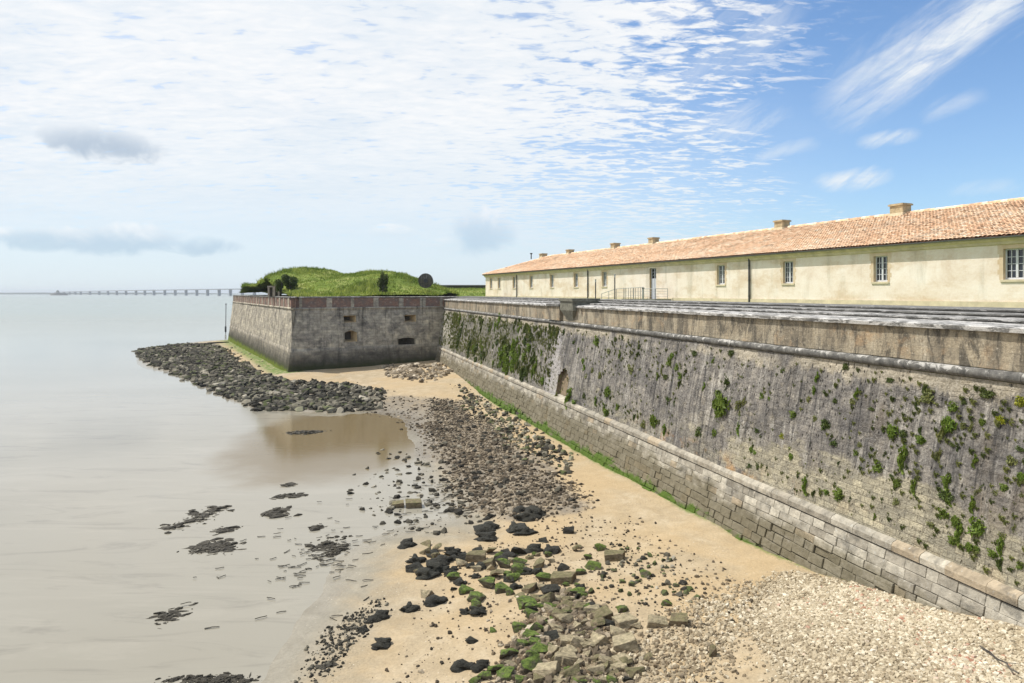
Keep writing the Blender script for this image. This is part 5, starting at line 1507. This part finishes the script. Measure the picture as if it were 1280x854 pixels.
# smaller members of the heap
PILE = [(700, 740), (745, 745), (780, 790), (800, 850), (690, 858), (640, 840), (660, 790), (655, 750)]
SPILL = [(510, 695), (560, 683), (640, 690), (690, 690), (720, 715), (730, 745), (700, 775), (660, 750), (600, 735), (520, 715)]
def rnd_in(poly):
    while True:
        u = random.uniform(min(p[0] for p in poly), max(p[0] for p in poly)); v = random.uniform(min(p[1] for p in poly), max(p[1] for p in poly))
        if inpoly(np.array([u]), np.array([v]), poly)[0]: return u, v
for _ in range(75):
    u, v = rnd_in(PILE); rock(u, v, random.uniform(8, 21), random.choice('SsSBBGBK') if u > 690 else random.choice('GgGBKg'))
for _ in range(62):
    u, v = rnd_in(SPILL); rock(u, v, random.uniform(6, 15), random.choice('DKGGBSK') if u > 600 else random.choice('DDKB'))

# the dark rock bank, the rubble field, the shingle: nobody could count these
def scatter_poly(poly, n, jitter=1.2, seed=2):
    r = np.random.default_rng(seed); p = np.array(poly); lo, hi = p.min(0) - jitter, p.max(0) + jitter
    x = r.uniform(lo[0], hi[0], n * 6); y = r.uniform(lo[1], hi[1], n * 6)
    jx = x + jitter * 2 * fbm(x * .4, y * .4, 5, seed + 3) + r.normal(0, jitter * .35, len(x)); jy = y + jitter * 2 * fbm(x * .4, y * .4, 5, seed + 8) + r.normal(0, jitter * .35, len(x))
    k = inpoly(jx, jy, poly); x, y = x[k][:n], y[k][:n]
    return x, y


def outside_walls(x, y, z=.6, pad=0.05):
    D = x * nR[0] + y * nR[1]; return D < (TAL[0] - ((H - z) - TAL[1]) * TAL[2]) - pad


def area(poly):
    p = np.array(poly); return .5 * abs(np.dot(p[:, 0], np.roll(p[:, 1], -1)) - np.dot(p[:, 1], np.roll(p[:, 0], -1)))


def mk_stones(name, poly, n, smin, smax, pw, flat, mat, jit, seed, green=0.3, bias=0.0, sink=.15):
    x, y = scatter_poly(poly, n, jit, seed); r = np.random.default_rng(seed + 50)
    z = ground_z(x, y); k = outside_walls(x, y, z); x, y, z = x[k], y[k], z[k]
    # keep off the bastion
    ina = ((x - A[0]) * nF[0] + (y - A[1]) * nF[1] > -.3) & ((x - Lp[0]) * nL[0] + (y - Lp[1]) * nL[1] > -.3); x, y, z = x[~ina], y[~ina], z[~ina]
    N = len(x); s_ = smin + (smax - smin) * r.random(N) ** pw
    c0 = np.clip(r.beta(2.2, 3.2, N) + bias + .5 * fbm(x * .5, y * .5, 3, seed), 0, 1); c1 = np.clip(r.random(N) * green * 2.2, 0, 1)
    return kind(stones(name, np.stack([x, y, z + s_ * flat * (.5 - sink) * .6], 1), s_, flat, np.stack([c0, c1, c0], 1), mat, seed), 'stuff')


mk_stones('bank_rocks', BANK, 11500, .14, .85, 2.0, .36, M['bankrock'], 1.1, 3, .35, .06)
mk_stones('mud_stones', MUD, 1500, .04, .3, 3.0, .35, M['rubble'], 1.2, 27, 0, -.05)
mk_stones('bank_fringe_rocks', BANKP, 120, .12, .5, 2, .4, M['bankrock'], 2.0, 5, .3, .15)
mk_stones('rubble_stones', RUB, 11500, .03, .23, 3.2, .36, M['rubble'], 1.3, 7, 0)
mk_stones('rubble_rocks', RUB, 300, .14, .42, 2.4, .4, M['bankrock'], 1.8, 17, .15)
mk_stones('shingle_gravel', GRAV, int(64000 * max(1.0, area(GRAV) / 150.0)), .018, .125, 2.8, .45, M['gravel'], .7, 9, 0, .1)
mk_stones('shingle_edge_pebbles', poly_px([(850, 750), (930, 735), (1000, 716), (960, 800), (900, 854), (820, 870), (800, 800)]), 3500, .03, .13, 2.2, .5, M['gravel'], .9, 10, 0)
mk_stones('heap_pebbles', FRONTR, 1900, .03, .17, 2.2, .5, M['gravel'], .7, 12, 0, -.3)
mk_stones('heap_rubble', FRONTR, 800, .07, .24, 1.8, .5, M['rubble'], .6, 22, 0, .12)
mk_stones('scattered_pebbles', poly_px([(600, 690), (700, 640), (800, 650), (960, 740), (900, 870), (480, 870), (540, 740)]), 1600, .03, .13, 2.8, .5, M['rubble'], .6, 13, 0)
mk_stones('weedy_pebbles', poly_px([(755, 680), (850, 700), (865, 745), (790, 760), (750, 720)]), 150, .04, .24, 2.4, .5, M['bankrock'], .5, 14, .6)
mk_stones('foot_stones', poly_px([(570, 480), (640, 520), (720, 570), (700, 592), (640, 560), (590, 520)]), 900, .08, .4, 2.2, .45, M['bankrock'], .8, 15, .4, .2)
mk_stones('corner_stones', poly_px([(480, 458), (545, 455), (568, 466), (540, 478), (480, 472)]), 330, .2, .8, 2.0, .35, M['rubble'], .8, 16, 0, .3)
mk_stones('shallows_stones', poly_px([(470, 560), (600, 590), (620, 660), (540, 670), (480, 650), (440, 620)]), 420, .05, .38, 3.0, .35, M['bankrock'], 1.0, 18, .2)
mk_stones('mud_edge_debris', poly_px([(395, 800), (440, 768), (475, 745), (480, 775), (440, 805), (410, 840), (380, 850)]), 650, .02, .12, 2.0, .5, M['bankrock'], .4, 19, 0)


# seaweed: wrack patches one can point at, each a tangle of flat strands
def strands(name, x0, y0, rx_, ry_, n, seed, L=(.1, .5), gz_=None):
    r = np.random.default_rng(seed); m_ = MB()
    for _ in range(n):
        a = r.uniform(0, 2 * math.pi); q_ = abs(r.normal(0, .42)); x = x0 + math.cos(a) * q_ * rx_; y = y0 + math.sin(a) * q_ * ry_
        z = max(gz(x, y) if gz_ is None else gz_, 0.0) + .012 + abs(r.normal(0, .018)); l_ = r.uniform(*L); w_ = r.uniform(.01, .03); th = r.normal(.25, .45); pts = []
        for k_ in range(5):
            pts.append((x, y, z + .006 * math.sin(k_ * 1.7 + a))); x += math.cos(th) * l_ / 4; y += math.sin(th) * l_ / 4; th += r.normal(0, .16)
        V_ = []; 
        for k_, p in enumerate(pts):
            ww = w_ * (1 - .15 * k_); V_ += [(p[0] - math.sin(th) * ww, p[1] + math.cos(th) * ww, p[2]), (p[0] + math.sin(th) * ww, p[1] - math.cos(th) * ww, p[2] + .01), (p[0], p[1], p[2] + .03)]
        fs = []
        for k_ in range(4):
            b_ = k_ * 3; fs += [(b_, b_ + 3, b_ + 5, b_ + 2), (b_ + 1, b_ + 2, b_ + 5, b_ + 4), (b_, b_ + 1, b_ + 4, b_ + 3)]
        m_.add(V_, fs)
    return m_.build(name, M['weed'])


for i, (u, v, wp, hp, n, lb) in enumerate([
    (245, 648, 34, 14, 170, 'black seaweed tangle farthest out on the mud, upper of the two large ones'), (268, 684, 42, 16, 300, 'largest black seaweed tangle on the mud with a small stone in it'),
    (363, 620, 18, 6, 110, 'small oval seaweed patch on the mud below the brown reflection'), (345, 642, 20, 7, 130, 'flat oval seaweed patch just below the small oval one'), (360, 607, 9, 3, 40, 'tiny seaweed scrap above the small oval patch'),
    (212, 770, 24, 16, 90, 'sparse grey seaweed patch alone on the lower mud'), (412, 684, 34, 18, 150, 'loose seaweed scatter on the mud left of the rock spill'),
    (379, 541, 22, 4, 120, 'narrow dark weedy strip crossing the brown reflected water'), (282, 662, 16, 7, 50, 'thin seaweed wisps between the two large tangles'), (270, 850, 75, 12, 330, 'long line of dark driftwood scraps and wrack at the bottom edge'),
    (410, 832, 12, 6, 60, 'dark frayed wrack lump near the lower mud edge'), (395, 660, 14, 4, 26, 'thin wrack wisps at the middle of the mud')]):
    x, y, z = on_ground(u, v); k = y / F
    rr = np.random.default_rng(500 + i); N_ = int(n * 1.25); rx_, ry_ = wp * k * .9, hp * k * y / H * .8
    nsub = 9; ctr = np.zeros((nsub, 2)); 
    for q_ in range(1, nsub): ctr[q_] = ctr[rr.integers(0, q_)] + rr.normal(0, .33, 2)
    ctr = (ctr - ctr.mean(0)) * .9; c_i = rr.integers(0, nsub, N_); pp_ = ctr[c_i] + rr.normal(0, .24, (N_, 2)) + np.outer(rr.normal(0, .2, N_), (1, .35)); pp_ *= (rx_, ry_)
    v0, f0 = ico(); L0 = (.03 + .22 * rr.random(N_) ** 2) * (y / 25) ** .8; W0 = L0 * rr.uniform(.12, .5, N_); th = rr.normal(.3, .5, N_)
    Vs_ = (np.sign(v0) * np.abs(v0) ** .8)[None] * (1 + rr.uniform(-.4, .4, (N_, 12, 3))) * np.stack([L0, W0, W0 * .7 + .01], 1)[:, None, :]
    ct, st_ = np.cos(th)[:, None], np.sin(th)[:, None]
    Vs_ = np.stack([Vs_[..., 0] * ct - Vs_[..., 1] * st_ + pp_[:, :1], Vs_[..., 0] * st_ + Vs_[..., 1] * ct + pp_[:, 1:], Vs_[..., 2] + z - .012 + rr.normal(0, .016, N_)[:, None]], -1)
    o = fast_mesh('seaweed_patch', Vs_.reshape(-1, 3), (f0[None] + (np.arange(N_) * 12)[:, None, None]).reshape(-1, 3), np.full((N_ * 12, 3), .5), M['weed'])
    o.location = (x, y, 0); tag(o, lb, 'seaweed', 'seaweed patches on the mud')
m_ = strands('loose_wrack', *on_ground(400, 700)[:2], 5.5, 9, 130, 400, (.1, .45)); kind(m_, 'stuff')
m_ = strands('wrack_line', *on_ground(560, 620)[:2], 4.5, 9, 110, 401, (.1, .45)); kind(m_, 'stuff')
# a thin dark branch on the shingle
b0 = on_ground(1225, 812); b1 = on_ground(1272, 850)
m_ = MB(); pp = [Vector(b0) + Vector((0, 0, .08))]
for k_ in range(7): pp.append(pp[0].lerp(Vector(b1) + Vector((0, 0, .1)), (k_ + 1) / 7) + Vector((random.uniform(-.05, .05), random.uniform(-.05, .05), random.uniform(0, .06))))
for a, b in zip(pp[:-1], pp[1:]): m_.tube(a, b, .018, 6)
for k_ in (2, 4, 5): m_.tube(pp[k_], pp[k_] + Vector((random.uniform(-.2, .2), random.uniform(-.3, .3), .08)), .009, 5)
tag(m_.build('driftwood_branch', M['wood']), 'thin dark bent branch lying on the pale shingle by the wall', 'branch')

# ------------------------------------------------------------------ plants rooted in the rampart
VP = {}
for key, mt, n, lf in (('m', 'leaf', 210, .13), ('d', 'leafd', 170, .13), ('o', 'leafo', 150, .12), ('y', 'leafy', 200, .12)):
    VP[key] = []
    for s_ in range(5):
        V, T, C = leaf_clump('p', M[mt], n, (.36, .5, .5), lf, 31 + s_ + ord(key), .2, .5, True)
        # leaves fan out of the wall and hang a little
        V[:, 2] -= .25 * V[:, 0] * (V[:, 2] < 0.1)
        if s_ % 2: V[:, 2] = V[:, 2] * 1.5 - .15; V[:, 1] = V[:, 1] * .6 + .12 * np.sin(V[:, 2] * 5)
        if s_ == 2: V[:, 1] *= 1.3; V[:, 2] *= .7
        o_ = fast_mesh('wall_plant', V, T, C, M[mt]); VP[key].append(o_.data); bpy.data.objects.remove(o_)
yaw0 = math.atan2(-nR[1], -nR[0])
n_pl = 0
PLG = 'plants growing out of the rampart face'
PLAB = dict(m='bright green tuft of leaves rooted in the grey rampart face', d='dark green hanging tuft rooted in the grey rampart face', o='olive half-dry tuft rooted in the grey rampart face', y='yellow flowering tuft rooted in the rampart face')


def plant(u, v, hpx, k='m', label=None, wide=.8, tall=1.15):
    global n_pl
    t, D, z, Y = hit_plane_profile(u, v, *SCP)
    s_ = hpx / F * Y * 1.15
    x, y, _ = RP(t, D + .02, 0)
    o = bpy.data.objects.new('wall_plant', VP[k][n_pl % 5]); COL.objects.link(o); n_pl += 1
    o.location = (x, y, z); o.scale = (s_ * .85, s_ * wide * 1.3, s_ * tall); o.rotation_euler = (random.gauss(0, .15), random.gauss(0, .15), yaw0)
    tag(o, label or PLAB[k], 'plant', None if label else PLG)


def c6(x, y): return 860 + x / 3.048, 370 + y / 3.048
def c7(x, y): return 860 + x / 2.905, 560 + y / 2.905
def c5(x, y): return 540 + x / 3.881, 360 + y / 3.881


plant(*c6(132, 418), 26, 'm', 'biggest bright green bush on the rampart, midway along the face', .9, 1.2)
plant(*c6(150, 340), 14, 'd', 'dark tuft just above the biggest bush on the rampart'); plant(*c6(118, 372), 12, 'm', 'small green tuft touching the top of the biggest bush')
plant(*c6(206, 410), 17, 'o', 'dry brownish tuft right beside the biggest bush on the rampart', 1, 1.1)
plant(*c6(1268, 408), 14, 'y', 'vivid yellow green tuft at the right frame edge under the cordon'); plant(*c6(1190, 472), 10, 'y', 'small tuft with yellow flowers near the right end of the rampart')
plant(*c5(668, 525), 17, 'm', 'bright green bush at the foot of the arched recess', .9, 1); plant(*c5(692, 562), 10, 'm', 'small green tuft hanging below the bush by the arched recess'); plant(*c5(605, 524), 9, 'o', 'mossy tuft on the sill of the arched recess')
for x, y, r_, k in [(45, 520, 18, 'd'), (105, 520, 15, 'm'), (195, 497, 15, 'm'), (405, 455, 17, 'm'), (490, 310, 14, 'm'), (525, 490, 19, 'd'), (360, 540, 14, 'y'), (445, 717, 18, 'm'), (580, 765, 22, 'm'), (640, 370, 14, 'm'), (625, 405, 13, 'o'), (780, 515, 22, 'm'),
                    (820, 610, 28, 'm'), (890, 550, 18, 'm'), (955, 600, 16, 'o'), (1010, 425, 16, 'm'), (995, 490, 26, 'm'), (968, 515, 24, 'o'), (1140, 372, 20, 'd'), (1090, 630, 18, 'm'), (1230, 630, 20, 'o'), (1270, 690, 15, 'm'), (990, 700, 18, 'm'), (985, 760, 22, 'd'),
                    (1080, 795, 20, 'm'), (725, 655, 18, 'm'), (795, 715, 14, 'm'), (860, 720, 16, 'm'), (1210, 735, 16, 'm'), (1105, 745, 16, 'o'), (600, 270, 12, 'd'), (915, 390, 24, 'o'), (480, 360, 12, 'm'), (165, 215, 13, 'd'), (95, 245, 9, 'm'), (235, 650, 10, 'd'), (265, 650, 11, 'd'),
                    (300, 660, 9, 'd'), (530, 750, 13, 'm'), (575, 635, 9, 'd'), (640, 600, 10, 'm'), (655, 570, 10, 'o'), (830, 470, 10, 'o'), (1180, 480, 10, 'o'), (905, 350, 14, 'd'), (560, 400, 9, 'd'), (310, 392, 8, 'm'), (430, 405, 8, 'd'), (700, 430, 8, 'd'), (880, 440, 9, 'o'), (1050, 405, 9, 'd'),
                    (1120, 480, 12, 'm'), (1075, 500, 14, 'o'), (770, 320, 12, 'd'), (250, 570, 9, 'd'), (390, 580, 12, 'o'), (485, 470, 11, 'o'), (545, 540, 10, 'd')]:
    plant(*c6(x, y), r_ * 2 / 3.048 * 1.08, k)
for x, y, r_, k in [(940, 120, 16, 'm'), (942, 175, 15, 'm'), (930, 240, 18, 'm'), (972, 265, 16, 'm'), (985, 305, 20, 'm'), (965, 340, 16, 'm'), (1030, 215, 16, 'm'), (1050, 292, 26, 'm'), (1022, 360, 14, 'm'), (1135, 355, 20, 'm'), (1110, 387, 16, 'm'), (1135, 412, 15, 'd'), (1205, 430, 11, 'm'), (1155, 150, 12, 'o'), (1215, 108, 10, 'm'), (1145, 322, 14, 'o'), (1185, 290, 12, 'o')]:
    plant(*c7(x, y), r_ * 2 / 2.905 * 1.08, k)
for x, y, r_, k in [(800, 260, 20, 'm'), (855, 505, 22, 'm'), (795, 548, 15, 'm'), (850, 607, 24, 'm'), (835, 580, 15, 'm'), (900, 580, 13, 'm'), (1080, 645, 26, 'm'), (1130, 690, 20, 'm'), (970, 400, 22, 'o'), (910, 325, 14, 'm'), (740, 390, 13, 'm'), (735, 355, 13, 'm'), (710, 305, 11, 'm'), (690, 262, 12, 'd'), (1000, 320, 16, 'd'),
                    (1005, 287, 12, 'd'), (1165, 330, 14, 'm'), (1095, 430, 13, 'm'), (1135, 430, 16, 'd'), (1205, 460, 18, 'd'), (1205, 430, 14, 'm'), (540, 450, 17, 'm'), (490, 415, 18, 'm'), (450, 340, 22, 'm'), (448, 400, 26, 'd'), (402, 270, 18, 'm'), (365, 350, 28, 'm'), (402, 345, 26, 'm'), (340, 335, 22, 'm'), (425, 200, 15, 'm'),
                    (480, 230, 15, 'd'), (130, 252, 20, 'd'), (127, 275, 16, 'd'), (215, 345, 18, 'd'), (215, 300, 18, 'd'), (740, 525, 14, 'd'), (640, 215, 12, 'd'), (1180, 545, 12, 'd'), (1145, 540, 12, 'd'), (985, 620, 12, 'd'), (890, 250, 11, 'd'), (925, 245, 9, 'd'), (255, 335, 18, 'd'), (300, 365, 14, 'm'), (265, 260, 16, 'o')]:
    plant(*c5(x, y), r_ * 2 / 3.881 * 1.05, k)
FARP = [(574, 397), (620, 398), (680, 404), (696, 412), (690, 440), (668, 474), (650, 470), (600, 456), (571, 440)]
for _ in range(26):
    plant(random.gauss(640, 12), random.gauss(448, 9), random.uniform(7, 13), random.choice('mmmd'), None, .8, 1.4)
while n_pl < 292:
    if n_pl < 240:
        u, v = rnd_in(FARP); plant(u, v, random.uniform(4, 9), random.choice('dddomd'), None, .8, 1.5)
    else:
        u, v = random.uniform(730, 1278), 0
        top_ = 366 + .139 * (u - 390); bot_ = 366 + .40 * (u - 390); v = random.uniform(top_ + 6, bot_); plant(u, v, random.uniform(5, 10), random.choice('dodmo'), None, .8, 1.1)
# tiny weeds in every crack
N = 9500; r = np.random.default_rng(77)
tt_ = np.concatenate([r.uniform(6, 96, N), r.uniform(47, 86, 5000)]); zz_ = np.concatenate([r.uniform(H - 7.1, H - 2.5, N), r.uniform(H - 6.8, H - 2.6, 5000)])
den = .5 + 1.4 * fbm(tt_ * .25, zz_ * .6, 4, 91); keep = r.random(len(tt_)) < np.clip(den, 0.02, 1) * np.where(tt_ > 47, 1.0, .6); tt_, zz_ = tt_[keep], zz_[keep]
V0, T0, C0 = leaf_clump('w', None, 16, (.35, .5, .6), .34, 5, .1, .3, True)
N = len(tt_); s_ = r.uniform(.05, .17, N) * np.where(tt_ > 47, 1.7, 1)
DDw = SCP[0] - ((H - zz_) - SCP[1]) * SCP[2]
ca, sa = math.cos(yaw0), math.sin(yaw0)
L_ = V0[None] * s_[:, None, None]
px_ = dR[0] * tt_ + nR[0] * DDw; py_ = dR[1] * tt_ + nR[1] * DDw
V = np.stack([L_[..., 0] * ca - L_[..., 1] * sa + px_[:, None], L_[..., 0] * sa + L_[..., 1] * ca + py_[:, None], L_[..., 2] * 1.3 + zz_[:, None]], -1).reshape(-1, 3)
T = (T0[None] + (np.arange(N) * len(V0))[:, None, None]).reshape(-1, 4)
cv = np.clip(r.normal(.4, .25, N), 0, 1)
kind(fast_mesh('wall_weeds', V, T, np.repeat(np.stack([cv] * 3, 1), len(V0), 0), M['leafo']), 'stuff')

# ------------------------------------------------------------------ sky, sun, air, camera
w = bpy.data.worlds.new('World'); SC.world = w; w.use_nodes = True
nt = w.node_tree
for n_ in list(nt.nodes): nt.nodes.remove(n_)
SUN_AZ = math.atan2(-.94, .33)          # from +Y toward +X
SUN_EL = math.radians(57)


class WN(MT):
    def __init__(self): self.nt = nt; self.tc = None


q = WN()
sky = q.n('ShaderNodeTexSky', sky_type='NISHITA'); sky.sun_disc = False; sky.sun_elevation = SUN_EL; sky.sun_rotation = SUN_AZ
sky.air_density = 1.0; sky.dust_density = 0.6; sky.ozone_density = 2.5; sky.altitude = 10
d = q.coord('Generated'); s = q.sep(d); X, Y, Z = s[0], s[1], s[2]
Ya = q.mth('MAXIMUM', q.mth('ABSOLUTE', Y), .12); gx = q.mth('DIVIDE', X, Ya); gz2 = q.mth('DIVIDE', Z, Ya)
Zp = q.mth('ADD', q.mth('MAXIMUM', Z, 0.0), .10)
PL = q.comb(q.mth('DIVIDE', X, Zp), q.mth('DIVIDE', Y, Zp), 0.0)          # cloud sheet seen in perspective
G = q.comb(gx, gz2, 0.0)
# broad sheet on the left of the view, thinning to clear air on the right
big = q.noise(PL, .35, 5, .55, .4)
edge_ = q.mth('ADD', q.mth('ADD', gx, q.mth('MULTIPLY', gz2, -.25)), q.mth('MULTIPLY', q.mth('SUBTRACT', big, .5), 1.1))
sheet = q.rng(edge_, .52, -.22)
rip = q.noise(q.map(PL, (4.0, 8.0, 1), (0, 0, 0), (0, 0, math.radians(-12))), 1.0, 6, .62, .7)
rip2 = q.noise(q.map(PL, (11, 22, 1), (3, 0, 0), (0, 0, math.radians(-14))), 1.0, 5, .6, .5)
tex = q.mth('ADD', q.mth('MULTIPLY', q.rng(rip, .34, .66), .45), q.mth('MULTIPLY', q.rng(rip2, .34, .66), .55))
cov = q.rng(q.mth('ADD', tex, q.mth('MULTIPLY', sheet, .95)), .60, 1.25)
cov = q.mth('MULTIPLY', cov, q.rng(sheet, .0, .35))
lowv = q.rng(gz2, .0, .2, .8, 1)
cov = q.mth('MULTIPLY', cov, lowv)
# cirrus: feathered streaks in fixed directions of the sky
GR = q.map(G, (1, 1, 1), (0, 0, 0), (0, 0, math.radians(-33)))
cn = q.noise(q.map(GR, (4, 18, 1)), 1.0, 7, .62, .8)
cfine = q.noise(q.map(GR, (8, 42, 1), (2, 3, 0)), 1.0, 7, .68, .7)


def streak(cx_, cy_, ang_, L_, W_, amt):
    c_, s_ = math.cos(ang_), math.sin(ang_)
    dx = q.mth('SUBTRACT', gx, cx_); dy = q.mth('SUBTRACT', gz2, cy_)
    a_ = q.mth('ADD', q.mth('MULTIPLY', dx, c_), q.mth('MULTIPLY', dy, s_)); b_ = q.mth('SUBTRACT', q.mth('MULTIPLY', dy, c_), q.mth('MULTIPLY', dx, s_))
    b_ = q.mth('ADD', b_, q.mth('MULTIPLY', q.mth('SUBTRACT', cn, .5), W_ * 1.6))
    ga = q.rng(q.mth('ABSOLUTE', a_), L_, L_ * .25, 0, 1); gb = q.rng(q.mth('ABSOLUTE', b_), W_, 0, 0, 1)
    return q.mth('MULTIPLY', q.mth('MULTIPLY', q.mth('MULTIPLY', ga, gb), q.rng(cfine, .3, .62, .25, 1)), amt)


def gp(u, v): return (u - CU) / F, (CV - v) / F


ci = None
for u, v, an, L_, W_, am in [(1180, 45, 33, .26, .06, 1.0), (1110, 115, 30, .1, .03, .45), (1100, 128, 42, .09, .015, .5), (1065, 224, 8, .075, .022, .95), (1110, 172, 12, .06, .016, .7), (1190, 130, 18, .07, .02, .35), (975, 188, 12, .08, .018, .5), (905, 160, 14, .13, .035, .55),
                             (950, 45, 45, .10, .045, .4), (870, 90, 30, .14, .05, .4), (790, 272, 6, .2, .04, .5), (640, 262, 6, .3, .05, .4), (1230, 235, 3, .08, .02, .3), (880, 20, 10, .12, .03, .25), (800, 190, 8, .2, .06, .3)]:
    k_ = streak(*gp(u, v), math.radians(an), L_, W_, am); ci = k_ if ci is None else q.mth('MAXIMUM', ci, k_)
cov = q.mth('MAXIMUM', cov, ci)
# low veil toward the horizon
veil = q.mth('MULTIPLY', q.rng(gz2, .42, .0, 0, .85), q.rng(gx, .62, -.1, .12, 1))
cov = q.mth('MAXIMUM', cov, q.mth('MULTIPLY', veil, q.rng(q.noise(q.map(G, (2, 9, 1)), 1.0, 5, .6, .5), .25, .7, .75, 1.05)))
shade = q.rng(q.noise(q.map(PL, (1.0, 1.5, 1), (5, 5, 0)), 1.0, 6, .6, .5), .4, .66)
ccol = q.mix(q.mth('ADD', q.mth('MULTIPLY', shade, .35), q.mth('MULTIPLY', q.mth('SUBTRACT', 1.0, tex), .48)), (1.0, 1.0, 1.0), (.70, .80, .90))
lowc = q.rng(gz2, .02, .30)
ccol = q.mix(lowc, (.76, .86, .94), ccol)
# separate cumulus
en = q.noise(q.map(G, (13, 17, 1)), 1.0, 7, .62, .5)


def cumul(u, v, rw, rh, soft=.5, drop=0.0):
    cx_, cy_ = gp(u, v); dx = q.mth('DIVIDE', q.mth('SUBTRACT', gx, cx_), rw / F); dy = q.mth('DIVIDE', q.mth('SUBTRACT', gz2, q.mth('ADD', cy_, q.mth('MULTIPLY', q.mth('SUBTRACT', gx, cx_), drop))), rh / F)
    r2 = q.mth('ADD', q.mth('MULTIPLY', dx, dx), q.mth('MULTIPLY', dy, dy)); f_ = q.mth('SUBTRACT', 1.0, r2)
    return q.rng(q.mth('ADD', f_, q.mth('MULTIPLY', q.mth('SUBTRACT', en, .5), 2.6)), .0, soft), dy


def add_c(u, v, rw, rh, dark, lite, amt, soft=.5, drop=0.0):
    global cov, ccol
    mk_, dy = cumul(u, v, rw, rh, soft, drop); mk_ = q.mth('MULTIPLY', mk_, amt)
    body = q.mix(q.rng(q.mth('ADD', dy, q.mth('MULTIPLY', q.mth('SUBTRACT', en, .5), 2.5)), -.4, 1.3), dark, lite)
    ccol = q.mix(mk_, ccol, body); cov = q.mth('MAXIMUM', cov, mk_)


add_c(128, 180, 84, 27, (.50, .59, .70), (.84, .89, .94), .97, .8, -.12)
add_c(45, 298, 75, 18, (.52, .65, .78), (1, 1, 1), .85, .8)
add_c(150, 300, 90, 24, (.50, .63, .77), (1, 1, 1), .85, .8)
add_c(258, 308, 50, 14, (.50, .63, .77), (.72, .82, .90), .85, .8)
add_c(600, 290, 50, 36, (.52, .66, .80), (.97, .98, 1), .8, .9)
add_c(490, 290, 34, 11, (.75, .84, .91), (.97, .98, .99), .6, .8)
add_c(560, 305, 26, 12, (.75, .84, .91), (.97, .98, .99), .6, .8)
add_c(35, 218, 26, 9, (.82, .88, .93), (.97, .98, .99), .5, .8)
bs = q.n('ShaderNodeBackground'); bs.inputs[1].default_value = .15
skc = q.mix(1.0, sky.outputs[0], (.80, .93, 1.04), 'MULTIPLY')
q.s(bs.inputs[0], skc)
bc = q.n('ShaderNodeBackground'); bc.inputs[1].default_value = .93; q.s(bc.inputs[0], ccol)
mx_ = q.n('ShaderNodeMixShader'); q.s(mx_.inputs[0], q.mth('MINIMUM', cov, .97)); nt.links.new(bs.outputs[0], mx_.inputs[1]); nt.links.new(bc.outputs[0], mx_.inputs[2])
wo = q.n('ShaderNodeOutputWorld'); nt.links.new(mx_.outputs[0], wo.inputs[0])
w.cycles.sampling_method = 'MANUAL'; w.cycles.sample_map_resolution = 1024

sl_ = bpy.data.lights.new('sun', 'SUN'); sl_.energy = 4.4; sl_.angle = math.radians(.6); sl_.color = (1, .955, .88)
so = bpy.data.objects.new('sun', sl_); COL.objects.link(so)
sd = Vector((math.sin(SUN_AZ) * math.cos(SUN_EL), math.cos(SUN_AZ) * math.cos(SUN_EL), math.sin(SUN_EL)))
so.rotation_euler = sd.to_track_quat('Z', 'Y').to_euler(); so.location = sd * 60

HAZE = True
if HAZE:
    m_ = MB(); m_.box((-15000, -80, -7.0), (15000, 15000, 40.0)); hz_ = m_.build('haze', [])
    hz_.data.materials.clear()
    hm = bpy.data.materials.new('sea_haze'); hm.use_nodes = True
    for n_ in list(hm.node_tree.nodes): hm.node_tree.nodes.remove(n_)
    pv = hm.node_tree.nodes.new('ShaderNodeVolumePrincipled'); oo = hm.node_tree.nodes.new('ShaderNodeOutputMaterial')
    pv.inputs['Color'].default_value = (.86, .92, 1, 1); pv.inputs['Density'].default_value = .00014; pv.inputs['Anisotropy'].default_value = .2
    hm.node_tree.links.new(pv.outputs[0], oo.inputs['Volume']); hz_.data.materials.append(hm); kind(hz_, 'stuff')

cam = bpy.data.cameras.new('camera'); co = bpy.data.objects.new('camera', cam); COL.objects.link(co)
cam.sensor_width = 36; cam.lens = 36 * F / 1280; cam.shift_y = -(427 - CV) / 1280; cam.clip_start = .3; cam.clip_end = 30000
co.location = (0, 0, H); co.rotation_euler = (math.radians(90), 0, 0)
SC.camera = co
SC.view_settings.view_transform = 'Standard'; SC.view_settings.look = 'None'; SC.view_settings.exposure = .10; SC.view_settings.gamma = 1
SC.cycles.max_bounces = 6; SC.cycles.diffuse_bounces = 2; SC.cycles.volume_bounces = 0; SC.cycles.use_denoising = True
SC.render.resolution_x = 1024; SC.render.resolution_y = 683
